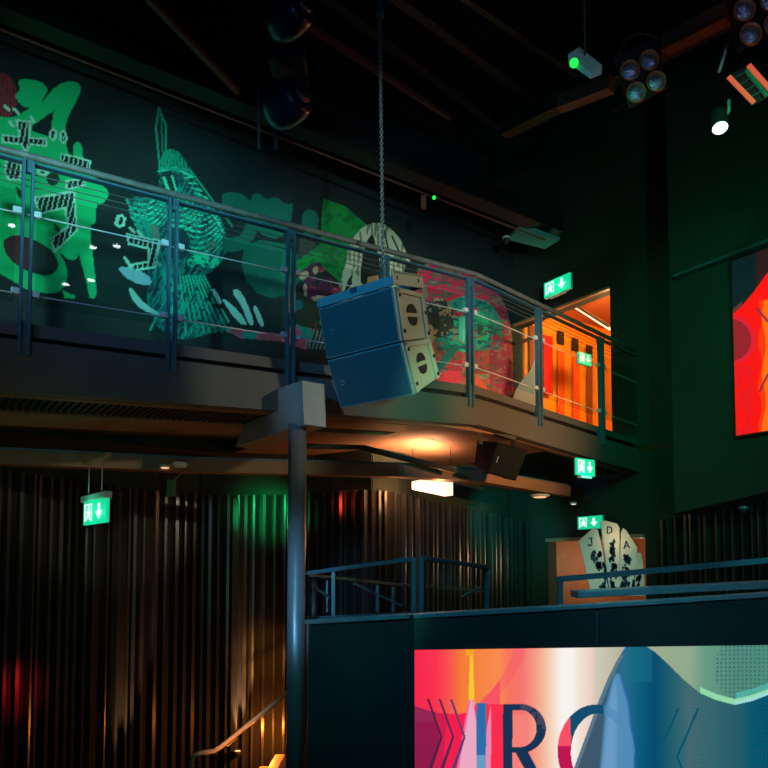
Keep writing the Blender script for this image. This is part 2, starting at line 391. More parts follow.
# ---------------------------------------------------------------- slat walls
def slatwall(name, pts, pitch, label, depth=.05, back='wall', topz=None, seed=3, wall_up=None, brightw=None):
    # pts: plan points with top heights; ribs at uneven spacing
    rr = random.Random(seed); mb = MB()
    L = 0
    for (a, b) in zip(pts[:-1], pts[1:]):
        d = V((b.x-a.x, b.y-a.y, 0)); l = d.length; d.normalize(); n = V((d.y, -d.x, 0))
        if n.dot(V((a.x, a.y, 0))) > 0: n = -n
        mb.add([V((a.x, a.y, 0)), V((b.x, b.y, 0)), b, a, V((a.x, a.y, 0))-n*.05, V((b.x, b.y, 0))-n*.05, b-n*.05, a-n*.05],
               [(0, 1, 2, 3), (7, 6, 5, 4), (3, 2, 6, 7), (0, 4, 5, 1), (1, 5, 6, 2), (0, 3, 7, 4)], 1)
        s = rr.uniform(.2, .8)*pitch
        while s < l:
            t = s/l; z = a.z+(b.z-a.z)*t; c = V((a.x, a.y, 0))+d*s; wd = pitch*rr.choice((.2, .24, .3, .36)); dp = depth*rr.uniform(.8, 1.5)
            an = rr.uniform(-.25, .25); dd = (d*math.cos(an)+n*math.sin(an)); nn = V((dd.y, -dd.x, 0)) if n.dot(V((dd.y, -dd.x, 0))) > 0 else V((-dd.y, dd.x, 0))
            mb.box(c+nn*dp/2+Z*(z+.01)/2, dd*wd/2, nn*dp/2, Z*(z+.01)/2)
            s += pitch*rr.uniform(.72, 1.3)
    return struct(mb, name, ['slat', 'slatb'], label)
sl = [(-60, 462, 6.3), (0, 470, 6.9), (60, 480, 7.5), (130, 489, 8.2), (200, 496, 8.8), (290, 496, 8.9), (345, 492, 8.6), (372, 491, 8.4), (400, 494, 8.6), (440, 504, 9.3), (480, 512, 10.0), (512, 519, 10.5), (549, 526, 10.75)]
slp = [P(*s) for s in sl]
for px_ in (237.5, 119.5):  # extra slats put in to carry the uplight streaks
    q = P(px_, 500, {237.5: 8.84, 119.5: 8.08}[px_]); mb = MB(); mb.box(V((q.x, q.y-.06, E/2+.45)), V((.035, 0, 0)), V((0, .04, 0)), Z*(E/2+.44)); struct(mb, 'trim_wide_slat', 'slat', 'wide proud slat added to catch light from the uplight')
slatwall('wall_slats', slp, .115, 'dark vertical slat wall winding along under the balcony')
mb = MB()
for a, b in zip(slp[:-1], slp[1:]):
    d = V((b.x-a.x, b.y-a.y, 0)).normalized(); n = V((-d.y, d.x, 0))
    mb.prism([a+n*.02, b+n*.02, V((b.x, b.y, E+1.75))+n*.02, V((a.x, a.y, E+1.75))+n*.02], n*.1)
struct(mb, 'wall_above_slats', 'wallg', 'plain dark green wall band above the slats')
# right-hand slat wall in front of the end wall
a = EW(s_l1+.25, 0, -.06); b = EW(S1, 0, -.06)
za = ray_plane(664, 514, a-e*.5, e).z; zb = ray_plane(768, 490, a-e*.5, e).z
sA = along(EW(0, E+.6, -.5), w, 664); sB = along(EW(0, E+.9, -.5), w, 768)
zf = lambda s: za+(zb-za)*(s-sA)/(sB-sA)
slatwall('wall_slats_right', [V((a.x, a.y, zf(s_l1+.25))), V((b.x, b.y, zf(S1)))], .10, 'dark green lit slat wall at right behind the stage rail', seed=9)
# bulkhead above the right slats
mb = MB(); a1, b1 = EW(sA+.1, 0, -.45), EW(S1, 0, -.45)
mb.prism([EW(sA+.15, zf(sA), -.02), EW(S1, zf(S1), -.02), EW(S1, ceilz, -.02), EW(sA+.15, ceilz, -.02)], -e*.5)
struct(mb, 'wall_bulkhead', 'wallg', 'dark bulkhead wall at right behind the red screen')
# other room surfaces
mb = MB(); mb.box((0, 5, -.05), V((12, 0, 0)), V((0, 12, 0)), V((0, 0, .05))); struct(mb, 'floor', 'concrete', 'dark concrete dance floor')
mb = MB(); mb.box((0, 5, ceilz+.05), V((12, 0, 0)), V((0, 12, 0)), V((0, 0, .05))); struct(mb, 'ceiling', 'ceil', 'high black ceiling')
mb = MB(); mb.box((-7.5, 3, ceilz/2), V((.1, 0, 0)), V((0, 9, 0)), V((0, 0, ceilz/2))); struct(mb, 'wall_left', 'wall', 'dark left wall out of view')
mb = MB(); mb.box((0, -6.1, ceilz/2), V((9, 0, 0)), V((0, .1, 0)), V((0, 0, ceilz/2))); struct(mb, 'wall_back', 'wall', 'dark wall behind the camera')
mb = MB(); mb.box((8.1, 0, ceilz/2), V((.1, 0, 0)), V((0, 6, 0)), V((0, 0, ceilz/2))); struct(mb, 'wall_right', 'wall', 'dark right wall out of view')

# ---------------------------------------------------------------- mural
def mural(px, py, u, v):
    x, y = px, py
    col = np.zeros(x.shape+(3,)); n1 = fbm(x/40, y/40); n2 = fbm(x/5, y/5, 3); n3 = fbm(x/14, y/14, 3)
    col[:] = (17, 36, 38); col += (n1[..., None]-.5)*22
    def put(mask, c, a=1.):
        c = np.array(c, float); col[mask] = col[mask]*(1-a)+c*a
    def poly(p, c, sm=0, a=1.):
        m = inpoly(x, y, smooth(p, sm) if sm else p); put(m, c, a); return m
    hat = (np.sin((x*1.0+y*1.0)*2.0) > .1)
    put((np.hypot((x-0)/17., (y-97)/24.) < 1) & hat, (200, 50, 62))
    G = (0, 200, 122)
    for p in ([(17, 79), (30, 79), (42, 82), (49, 90), (44, 96), (43, 101), (34, 106), (25, 108), (17, 101), (15, 94), (21, 91)],
              [(-8, 114), (10, 119), (25, 112), (45, 95), (58, 85), (68, 81), (77, 82), (82, 88), (76, 102), (68, 116), (65, 130), (66, 146), (71, 158), (70, 172), (-8, 172)],
              [(73, 148), (75, 142), (80, 142), (83, 150), (83, 170), (72, 170)]): poly(p, G, 2)
    poly([(32, 126), (56, 109), (53, 114), (51.5, 127), (50, 137), (32, 131)], (17, 36, 38), 0); poly([(41, 104), (52, 90), (58, 85), (50, 86), (48, 91), (43, 99)], (17, 36, 38), 0)
    poly([(-8, 150), (60, 150), (83, 160), (100, 183), (108, 190), (108, 198), (102, 204), (96, 205), (96, 224), (89, 225), (97, 290), (95, 299), (90, 298), (84, 272), (78, 252), (78, 258), (72, 261), (66, 258), (58, 250), (66, 265), (68, 280), (61, 291), (50, 294), (30, 291), (15, 284), (-8, 268)], G, 1)
    m = poly([(2, 243), (8, 236), (20, 235), (35, 240), (48, 247), (57, 257), (59, 268), (52, 275), (38, 275), (20, 268), (7, 257)], (36, 46, 48), 2); put(m & (x < 30) & hat, (120, 30, 50))
    poly([(-8, 270), (8, 278), (30, 291), (30, 320), (-8, 320)], (38, 40, 44), 1)
    put((np.hypot(x-53, y-179) < 6.5), (30, 60, 48)); poly([(15, 186), (21, 190), (22, 200), (18, 196)], (30, 52, 40)); poly([(54, 222), (60, 228), (62, 234), (55, 230)], (30, 52, 40)); poly([(66, 246), (78, 252), (84, 272), (90, 298), (97, 292), (89, 228), (77, 226), (76, 240)], G, 0)
    poly([(63, 290), (70, 294), (76, 296), (74, 299), (64, 298)], G)
    pale = (178, 232, 208); ink = (22, 30, 26)
    def glyph(p, k=2.0, ang=1.0, fr=2.2):
        pp = p; cx = sum(a for a, b in p)/len(p); cy = sum(b for a, b in p)/len(p)
        m = inpoly(x, y, p); put(m, pale)
        # inset: points farther than k from every edge
        d = np.full(x.shape, 99.)
        for i in range(len(p)):
            a_, b_ = p[i], p[(i+1) % len(p)]; dx, dy = b_[0]-a_[0], b_[1]-a_[1]; t = np.clip(((x-a_[0])*dx+(y-a_[1])*dy)/(dx*dx+dy*dy), 0, 1)
            d = np.minimum(d, np.hypot(x-a_[0]-t*dx, y-a_[1]-t*dy))
        put(m & (d > k) & (np.sin((x*ang+y*.25)*1.25+n3*2) > -.72), ink)
    glyph([(2, 134), (19, 136), (15, 119), (31, 121), (30, 137), (47, 138), (47, 147), (31, 145), (28, 152), (25, 153), (21, 145), (1, 143)], 1.7)
    glyph([(53, 127.5), (57, 131), (57, 137), (54, 142), (49.5, 139), (49, 132)], 2.0); glyph([(63, 129), (67, 133), (67.5, 140), (64, 144.5), (60, 141), (59.5, 133)], 2.0)
    glyph([(60, 153), (75, 156), (91, 161), (90, 171), (60, 164)], 1.6)
    glyph([(5, 157), (22, 164), (21, 181), (8, 180), (4, 173)], 2.0); glyph([(36, 168), (51, 172), (45, 176), (38, 174)], 2)
    glyph([(65, 180), (85, 178), (86, 186), (76, 188), (66, 191)], 1.7)
    glyph([(33, 197), (75, 190), (78, 231), (54, 254), (50, 238), (67, 226), (64, 209), (39, 215)], 2.2)
    glyph([(117, 215), (122, 214), (126, 218), (125, 226), (119, 228), (114, 224)], 2.4)
    # armoured warrior in teal line work
    body = [(158, 166), (163, 152), (170, 148), (180, 152), (190, 166), (197, 184), (208, 198), (220, 216), (228, 238), (226, 256), (214, 270), (198, 280), (206, 300), (232, 328), (210, 334), (176, 342), (150, 320), (146, 290), (150, 262), (140, 235), (127, 210), (130, 196), (150, 198), (160, 190)]
    m = inpoly(x, y, smooth(body, 1))
    st = fbm(x/3.2+y/16, y/2.4-x/7, 3); st2 = fbm((x+y*.5)/2.0, (y-x*.3)/9, 3)
    put(m, (10, 72, 82)); put(m & (st > .52), (0, 112, 108)); put(m & (st2 > .60), (0, 150, 128)); put(m & (st2 < .36), (16, 44, 58))
    put(inpoly(x, y, smooth([(158, 172), (161, 156), (168, 148), (177, 151), (187, 165), (190, 172), (174, 168)], 1)) & (np.sin(x*1.9-y*.3) > -.5), (0, 165, 126))      # helmet
    put(seg(x, y, (159, 171), (175, 168), 1.3) | seg(x, y, (175, 168), (191, 176), 1.3), (60, 215, 170))
    put(inpoly(x, y, [(162, 174), (172, 172), (178, 184), (176, 196), (168, 198), (163, 188)]), (12, 54, 54)); put(seg(x, y, (164, 178), (169, 192), 1.6) | (seg(x, y, (172, 176), (176, 190), 1.0)), (70, 220, 170))
    for cx_, cy_, rx_, ry_, k_ in ((204, 234, 24, 24, 1.9), (184, 214, 18, 18, 2.3), (148, 214, 22, 16, 2.1)):          # layered shoulder plates
        rr_ = np.hypot((x-cx_)/rx_, (y-cy_)/ry_); bd_ = np.sin((y+(x-cx_)**2/34.+(x-cx_)*.35)*1.15); put(m & (rr_ < 1) & (bd_ > -.1) & (n2 > .34), (0, 150, 124)); put(m & (rr_ < .9) & (bd_ > .55) & (st > .46), (34, 228, 170))
    put(m & (np.hypot((x-203)/16, (y-262)/8) < 1) & (st > .4), (12, 226, 165)); put(m & (np.hypot((x-178)/9, (y-300)/20) < 1) & (st2 > .5), (0, 170, 140))
    put(m & (np.hypot((x-178)/12, (y-244)/16) < 1), (14, 60, 74)); put(m & (np.hypot((x-212)/9, (y-246)/5) < 1) & (st > .5), (120, 130, 100))
    for k_ in range(9): put(seg(x, y, (180+k_*3, 276), (186+k_*6, 332), .9) & (n2 > .36), (0, 190, 150))
    for k_ in range(6): put(seg(x, y, (136+k_*4, 206+k_*6), (158+k_*3, 262+k_*8), .7), (0, 160, 140))
    for k_ in range(8): put(seg(x, y, (184+k_*4, 178+k_*5), (202+k_*3, 176+k_*8), .7) & m, (60, 225, 170))
    for a_, b_, w_ in (((159, 108), (156, 128), 1), ((156, 128), (160, 170), 1), ((159, 108), (166, 126), .9), ((166, 126), (165, 165), 1), ((160, 168), (188, 170), 1.3), ((161, 112), (163, 160), .5), ((190, 170), (232, 226), .8), ((127, 200), (170, 290), 1.2), ((140, 202), (178, 296), 1), ((170, 290), (150, 330), 1.2)): put(seg(x, y, a_, b_, w_), (0, 165, 135))
    poly([(150, 224), (158, 226), (161, 245), (153, 238)], (120, 130, 120))
    glyph([(126, 233), (161, 240), (156, 268), (131, 272), (129, 264), (147, 261), (148, 249), (128, 245)], 2.0)
    poly([(117, 266), (133, 268), (149, 275), (153, 285), (140, 285), (124, 277)], (150, 190, 200), 1); poly([(128, 288), (131, 287), (140, 299), (152, 309), (167, 316), (150, 314), (134, 304)], (170, 215, 205), 1)
    for a_, b_ in (((5, 106), (9, 110)), ((14, 109), (19, 114)), ((31, 117), (34, 122)), ((10, 122), (13, 126)), ((130, 228), (134, 232)), ((138, 231), (142, 236)), ((125, 258), (131, 267)), ((157, 262), (160, 265))): put(seg(x, y, a_, b_, 1.5), pale)
    # ghosted dark teal lettering
    dt = (0, 104, 86)
    r_ = np.hypot((x-232)/26., (y-222)/30.); put((r_ < 1) & (r_ > .52) & (x > 222), dt)
    for p in ([(250, 196), (258, 192), (266, 200), (276, 196), (286, 205), (294, 202), (290, 226), (280, 240), (262, 236), (252, 222)], [(302, 208), (320, 212), (316, 240), (302, 236)], [(246, 238), (300, 246), (300, 292), (262, 300), (240, 272)]): poly(p, dt, 1)
    poly([(300, 238), (316, 242), (310, 262), (298, 262)], (56, 66, 60))
    m = inpoly(x, y, [(323, 198), (345, 206), (368, 226), (372, 262), (345, 300), (300, 280), (296, 262), (320, 244)]); put(m, (0, 150, 66)); put(m & (n2 > .56), (0, 122, 58))
    for p in ([(231, 291), (238, 288), (246, 300), (255, 324), (249, 326), (242, 306)], [(221, 298), (226, 300), (240, 312), (248, 326), (240, 324), (230, 312)], [(252, 306), (257, 306), (265, 326), (260, 327)], [(211, 290), (215, 288), (223, 304), (219, 304)]): poly(p, (196, 226, 212), 1)
    m = inpoly(x, y, [(216, 325), (255, 331), (284, 334), (292, 324), (312, 324), (312, 334), (306, 350), (285, 342), (240, 338)]); put(m, (226, 84, 120)); put(m & (n3 > .52), (10, 150, 136)); put(m & (n3 < .36), (206, 80, 86))
    put(inpoly(x, y, [(312, 318), (322, 306), (332, 350), (304, 348)]) & (np.sin(x*1.6+y*.5) > 0), (120, 150, 140))
    put(inpoly(x, y, [(286, 292), (318, 292), (320, 330), (300, 326), (288, 318)]), (48, 50, 38)); put(np.hypot(x-298, y-305) < 5, (0, 96, 110))
    # small red clawed figure
    m = inpoly(x, y, smooth([(297, 274), (306, 268), (314, 262), (320, 262), (325, 270), (334, 276), (347, 290), (340, 295), (318, 296), (306, 300), (303, 290), (304, 280)], 1)); put(m, (40, 40, 46)); put(m & (n2 > .5), (176, 48, 76)); put(m & (n3 > .62), (96, 40, 70)); put(m & (n2 > .58) & (n3 < .55), (216, 96, 110))
    for p in ([(297, 275), (306, 270), (310, 274), (303, 281)], [(313, 267), (318, 266), (318, 274), (313, 274)], [(303, 284), (307, 284), (307, 297), (304, 296)], [(311, 297), (317, 296), (318, 301), (313, 301)], [(338, 283), (346, 284), (350, 291), (341, 289)]): poly(p, (214, 164, 130), 1)
    # pale haired figure
    hair = [(341, 294), (341, 276), (347, 262), (348, 248), (354, 236), (364, 226), (376, 222), (388, 226), (400, 238), (407, 254), (412, 266), (404, 262), (404, 300), (350, 300)]
    m = inpoly(x, y, smooth(hair, 1)); put(m, (214, 216, 186)); put(m & (fbm(x/2.2, y/16, 3) > .58), (120, 140, 118)); put(inpoly(x, y, [(341, 300), (352, 284), (352, 274), (348, 280)]), (40, 56, 50))
    poly([(361, 262), (367, 240), (373, 233), (376, 246), (380, 262), (382, 288), (360, 288)], (26, 40, 34), 1); poly([(368, 277), (378, 275), (380, 288), (366, 288)], (216, 150, 112))
    put(seg(x, y, (384, 230), (388, 248), .9) | seg(x, y, (392, 236), (402, 258), .9) | seg(x, y, (372, 262), (379, 275), 1.2), (40, 54, 44))
    # large round swirl in crimson, teal and taupe
    m = inpoly(x, y, smooth([(418, 262), (450, 268), (480, 278), (500, 294), (509, 315), (513, 345), (513, 410), (400, 410), (400, 300), (415, 290)], 1))
    ang = np.arctan2(y-330, x-468); rad = np.hypot(x-468, y-330); sw = fbm(ang*3+rad/12, rad/6, 3); n4 = fbm(x/5, y/2.2, 3)
    put(m, (150, 118, 104)); up = y < 352
    put(m & (n3 > .56), (176, 96, 96)); put(m & (sw > .58), (110, 96, 88)); put(m & ~up & (n4 > .58), (214, 70, 76)); put(m & (sw < .36), (150, 160, 136))
    put(m & (y < 330+(x-468)*.1) & (n4 > .40), (70, 92, 92)); put(m & (y < 320) & (x < 490) & (n4 > .52), (222, 34, 86)); put(m & (x > 490) & (n4 > .44), (170, 44, 84))
    put(m & (x < 462) & (y > 360) & (n4 > .42), (226, 56, 84))
    put(m & (rad < 34) & (y < 350) & (sw > .42), (0, 150, 140)); put(m & (rad < 22) & (sw > .42), (0, 206, 168)); put(m & (rad < 36) & (y < 350) & (n4 < .42), (0, 104, 118))
    put(m & (np.hypot((x-438)/16., (y-318)/20.) < 1), (40, 58, 56)); put(m & (np.hypot((x-438)/16., (y-318)/20.) < 1) & (n2 > .62), (170, 150, 130))
    put((seg(x, y, (455, 348), (432, 376), 4)) & m, (0, 130, 130)); put(seg(x, y, (473, 375), (484, 388), 3) & m, (240, 96, 70)); put(seg(x, y, (462, 320), (462, 338), 3.2), (80, 228, 206))
    return col
mlen = (corner-mL).length
col_o = V((mL.x, mL.y, E+1.4))-nv*.012
mu = color_grid(col_o+e*.9, e*(mlen-.92), Z*4.2, 840, 370, mural, 'wall_mural', paint_attr('mural_paint'))
tag(mu, 'long street art mural of green lettering, warrior and masks behind the balcony glass', 'mural')

# ---------------------------------------------------------------- railing
rl = thing('balcony_railing', 'long steel and glass railing along the edge of the balcony', 'railing', JOINT.at(.5, -.03))
fine = [-.2, 0, .2, .4, .6, .8, .94, .955, .97, .985, 1, 1.015, 1.03, 1.045, 1.06, 1.2, 1.4, 1.6, 1.8, 2.0]
MB().tube([RAIL.at(t, .03) for t in fine], .024, 12).build('handrail', 'rail', rl)
mb = MB()
for a, b in zip(fine[:-1], fine[1:]): mb.beam(BAR.at(a, .03), BAR.at(b, .03), .05, .016)
mb.build('top_bar', 'steel', rl)
for drop in (.125, .172, .218):
    MB().tube([RAIL.at(t, .03)-Z*drop for t in fine], .0035, 6, cap=False).build('tension_wire', mat('dull_wire', (84, 88, 86), .5, .2), rl)
for drop in (.42, .985):
    MB().tube([RAIL.at(t, .03)-Z*drop for t in fine], .0045, 6, cap=False).build('cross_wire', 'steel2', rl)
posts = [-.13]+[t_of(x) for x in (24, 171, 290, 385, 470.5, 539.5, 602)]
for t in posts:
    top = BAR.at(t, .03); bot = JOINT.at(t, -.03)-Z*.135
    d = e if t < 1 else e2; n = V((-d.y, d.x, 0))
    mb = MB()
    for s in (-1, 1):
        mb.box(V(((top.x+bot.x)/2, (top.y+bot.y)/2, (top.z+bot.z)/2))+d*s*.028, d*.009, n*.028, Z*(top.z-bot.z)/2)
    mb.box(V((top.x, top.y, top.z-.03))-n*.01, d*.03, n*.02, Z*.045)
    up = UP.at(t, 0); mb.box(V((top.x, top.y, (up.z+bot.z)/2))-n*.005, d*.034, n*.03, Z*(up.z-bot.z)/2)
    po = mb.build('post', 'steel', rl, bevel=.003)
    for drop in (.42, .985):
        for s in (-1, 1):
            c = RAIL.at(t, .0)-Z*drop+d*s*.062
            MB().box(c, d*.026, n*.02, Z*.022).build('glass_clamp', 'steel2', po, bevel=.006)
allp = posts+[2.0]
for a, b in zip(allp[:-1], allp[1:]):
    L = .085/((B-A).length if a < 1 else (Cc-B).length)
    ts = [a+L*.8]+[t for t in fine if a+L < t < b-L]+[b-L*.8]; mb = MB()
    for p, q in zip(ts[:-1], ts[1:]):
        z1, z2 = -.26, -1.05
        mb.hex([RAIL.at(p, .03)+Z*z1, RAIL.at(q, .03)+Z*z1, RAIL.at(q, .03)+Z*z2, RAIL.at(p, .03)+Z*z2], [RAIL.at(p, .04)+Z*z1, RAIL.at(q, .04)+Z*z1, RAIL.at(q, .04)+Z*z2, RAIL.at(p, .04)+Z*z2])
    mb.build('glass_panel', 'glass', rl)

# ---------------------------------------------------------------- column and bracket
cb = P(297.5, 430, 5.62)
th = thing('support_column', 'round blue grey steel column holding up the balcony bracket', 'column', V((cb.x, cb.y, 0)))
MB().lathe(V((cb.x, cb.y, 0)), Z, [(0, .073), (cb.z+.04, .073)], 36).build('shaft', 'column', th)
MB().lathe(V((cb.x, cb.y, 0)), Z, [(0, .16), (.02, .16), (.025, .08)], 36).build('base_plate', 'steel', th)
fr = P(302, 380, 5.45); frb = P(304, 424.5, 5.45)
wd = along(fr, e, 324.5)
L1 = along(fr, nv, 253.5)
a0, a1 = fr, frb; b0, b1 = fr+e*wd, frb+e*wd
c0 = fr+nv*L1; c0.z = P(253.5, 396.5, c0.y).z
tb = along(frb, nv, 235); c1 = frb+nv*tb; c1.z = P(235, 447, c1.y).z
mb = MB()
c0b = V((c0.x, c0.y, c0.z)); c1b = V((c0.x, c0.y, 0))+(c1-c0)*.0; c1b.z = frb.z+(c1.z-frb.z)*(L1/tb)
mb.hex([a0, c0, c1, a1], [b0, c0+e*wd, c1+e*wd, b1], 0)
o = mb.build('box_bracket', ['plate'], bevel=.006); tag(o, 'grey boxed steel cantilever bracket on top of the round column', 'bracket')

# ---------------------------------------------------------------- line array speakers
wdir = V((.477, -.37, 0)).normalized(); rdir = V((.37, .477, 0)).normalized()
Pa = P(392.8, 286.2, 5.0)                    # top right corner of the upper front grille
t0 = along(Pa, -wdir, 318.8); Wd = t0
def cabinet(origin, tilt, label, h, dep, shr):
    # origin: front top right corner. tilt: front leans down by this angle.
    up = (Z*math.cos(tilt)-rdir*math.sin(tilt)).normalized(); bk = (rdir*math.cos(tilt)+Z*math.sin(tilt)).normalized()
    th = thing('line_array_speaker', label, 'speaker', origin-up*h-wdir*Wd/2, 'hanging array cabinets')
    def Q(s, b, v): return origin-wdir*s+bk*b-up*v           # s from right edge, b backwards, v down
    # wedge body (height shrinks towards the rear)
    def pr(s0, s1, i=0.): return [[Q(s, .02+i, i), Q(s, dep-i, shr+i), Q(s, dep-i, h-shr-i), Q(s, .02+i, h-i)] for s in (s0, s1)]
    a_, b_ = pr(.004, Wd-.004); mb = MB(); mb.hex(a_, b_, 0)
    body = mb.build('cabinet', ['spkside'], th, bevel=.006)
    mb = MB(); mb.hex([Q(0, 0, 0), Q(Wd, 0, 0), Q(Wd, 0, h), Q(0, 0, h)], [Q(0, .022, 0), Q(Wd, .022, 0), Q(Wd, .022, h), Q(0, .022, h)])
    mb.build('front_frame', 'spkedge', th, bevel=.004)
    g = .012; mb = MB(); mb.hex([Q(g, -.008, g), Q(Wd-g, -.008, g), Q(Wd-g, -.008, h-g), Q(g, -.008, h-g)], [Q(g, .004, g), Q(Wd-g, .004, g), Q(Wd-g, .004, h-g), Q(g, .004, h-g)])
    gr = mb.build('grille', 'spk', th, bevel=.004)
    mb = MB(); c = Q(Wd*.86, -.012, h*.5); mb.box(c, wdir*.016, bk*.003, up*.016, 0); mb.box(c-bk*.004, wdir*.009, bk*.001, up*.009, 1); bd = mb.build('badge', ['badge', 'black'], gr); bd['label'] = 'small square silver badge'
    # side rails and rigging strips
    for sgn, s in ((0, -.012), (1, Wd+.0)):
        mb = MB()
        for (x0, x1) in ((.03, .075), (dep-.055, dep-.01)):
            k0 = shr*(x0/dep); k1 = shr*(x1/dep)
            mb.hex([Q(s, x0, k0), Q(s, x1, k1), Q(s, x1, h-k1), Q(s, x0, h-k0)], [Q(s+.012, x0, k0), Q(s+.012, x1, k1), Q(s+.012, x1, h-k1), Q(s+.012, x0, h-k0)])
        mb.hex([Q(s, .03, .003), Q(s, dep-.01, shr), Q(s, dep-.01, shr+.035), Q(s, .03, .04)], [Q(s+.012, .03, .003), Q(s+.012, dep-.01, shr), Q(s+.012, dep-.01, shr+.035), Q(s+.012, .03, .04)])
        sr = mb.build('side_rigging', 'spkside', th, bevel=.003)
        for x, v in ((.05, .06), (.05, h-.07), (dep-.03, h*.45), (dep-.03, h-shr-.03)): MB().box(Q(s-.004, x, v), bk*.010, wdir*.005, up*.013).build('rigging_pin', 'black', sr)
    # recessed double half moon handle
    mb = MB(); mc = (dep*.5, h*.5)
    for sg in (-1, 1):
        pts = []
        for k in range(13):
            a_ = PI*k/12; pts.append(Q(-.002, mc[0]+.062*math.cos(a_), mc[1]-sg*(.016+.066*math.sin(a_))))
        mb.prism(pts, wdir*.003)
    hd = mb.build('handle', 'black', th); hd['label'] = 'dark pair of half round hand holes'
    return Q
H1 = (P(392.8, 286.2, 5.0)-P(392.8, 337.5, 5.0)).length*1.03
Q1 = cabinet(Pa, math.radians(14), 'upper line array speaker with blue lit grille hanging before the balcony', H1, .40, .03)
Pb = Q1(0, .004, H1+.012)
Q2 = cabinet(Pb, math.radians(25), 'lower line array speaker, tilted more steeply, hung beneath the upper cabinet', H1, .40, .045)
# rigging frame on top
tl = math.radians(14); up = (Z*math.cos(tl)-rdir*math.sin(tl)); bk = (rdir*math.cos(tl)+Z*math.sin(tl))
th = thing('rigging_frame', 'blue grey rigging bumper frame above the upper hanging speaker', 'frame', Pa-wdir*Wd/2+up*.01)
mb = MB(); mb.box(Pa-wdir*Wd/2+up*.045+bk*.02, wdir*Wd/2, bk*.012, up*.034); mb.build('front_bar', mat('frame_blue', (120, 160, 170), .5), th, bevel=.005)
for s in (0, 1):
    mb = MB(); mb.box(Pa-wdir*Wd*s+up*.06+bk*.2+wdir*(.006 if s == 0 else -.006), bk*.2, wdir*.007, up*.05); pl = mb.build('side_plate', 'spkside', th, bevel=.004)
    mb = MB()
    for k in range(12): mb.box(Pa-wdir*Wd*s+up*.098+bk*(.03+.031*k)+wdir*.015*(1 if s == 0 else -1), bk*.006, wdir*.002, up*.006)
    for x in (.05, .33): mb.box(Pa-wdir*Wd*s+up*.06+bk*x+wdir*.015*(1 if s == 0 else -1), bk*.006, wdir*.002, up*.014)
    mb.build('pin_hole', 'black', pl)
mb = MB(); mb.box(Pa-wdir*Wd*.5+up*.06+bk*.2, wdir*.03, bk*.2, up*.02); mb.build('centre_bar', 'steel', th)
mb = MB(); mb.box(Pa-wdir*Wd/2+up*.04+bk*.38, wdir*Wd/2, bk*.012, up*.03); mb.build('rear_bar', 'steel', th)
# chain
cbm = P(383, 268, 5.15); ctop = P(379.5, 4, 5.15)
ch = MB(); n = 96; prevd = None
for i in range(n):
    t = i/n; p = cbm.lerp(ctop, t); d = (ctop-cbm).normalized(); L = (ctop-cbm).length/n
    sd = V((1, 0, 0)) if i % 2 else V((0, 1, 0)); pts = []
    for k in range(8):
        a_ = 2*PI*k/8; pts.append(p+d*(L*.72*math.sin(a_))+sd*(.011*math.cos(a_)))
    ch.tube(pts+[pts[0]], .006, 5, cap=False)
ch.tube([ctop, ctop+(ctop-cbm).normalized()*1.2], .008, 8)
tag(ch.build('hoist_chain', 'chain'), 'long steel hoist chain running up from the hanging speakers', 'chain')
th = thing('chain_hoist', 'small chain hoist at the ceiling above the hanging speakers', 'hoist', P(380, 10, 5.15))
MB().box(P(380, 12, 5.15)+Z*.02, V((.028, 0, 0)), V((0, .028, 0)), Z*.05).build('hoist_body', 'steel', th, bevel=.01)
MB().tube([P(377, 22, 5.15), P(382, 22, 5.15)], .012).build('hook_block', 'brownbeam', th)

# dark speaker on bracket under the balcony
def quadbox(name, front, ext, m, parent=None, bevel=0):
    mb = MB(); mb.hex(front, [p+ext for p in front]); return mb.build(name, m, parent, bevel=bevel)
Ds = 7.3
th = thing('bracket_speaker', 'black loudspeaker tilted down on a bracket under the balcony', 'speaker', P(498, 481, Ds))
f0 = [P(497, 442, Ds-.1), P(528.5, 450, Ds+.05), P(516, 481, Ds), P(486, 473, Ds-.15)]
sd = [P(477, 440, Ds+.28), P(469, 456, Ds+.25), P(483, 473, Ds+.0)]
mb = MB()
bkv = P(477, 440, Ds+.28)-P(497, 442, Ds-.1)
mb.hex(f0, [f0[0]+bkv, f0[1]+bkv, f0[2]+bkv*.55+Z*.0, P(474, 464, Ds+.2)])
mb.build('cabinet', 'dspk', th, bevel=.01)
nf = (f0[1]-f0[0]).cross(f0[3]-f0[0]).normalized()
if nf.y > 0: nf = -nf
cc = sum(f0, V((0, 0, 0)))/4
fi = [cc+(p-cc)*.93+nf*.012 for p in f0]
mb = MB(); mb.hex(fi, [p-nf*.02 for p in fi]); gr = mb.build('grille', mat('green_black_grille', (9, 20, 17), .8, spec=.2, bump=.5, bscale=400), th)
mb = MB(); c = cc+(f0[0]-cc)*.3+(f0[3]-cc)*.35+nf*.015; uu = (f0[0]-f0[3]).normalized(); rr_ = (f0[1]-f0[0]).normalized(); mb.box(c, uu*.035, rr_*.004, nf*.003); mb.build('badge', 'badge', gr)
mb = MB(); mb.beam(P(479, 428, Ds+.1), P(515, 439, Ds+.2), .06, .045); mb.beam(P(480, 430, Ds+.1), P(481, 444, Ds+.1), .04, .04); mb.beam(P(513, 438, Ds+.2), P(513, 449, Ds+.15), .04, .04); mb.build('bracket', 'black', th)

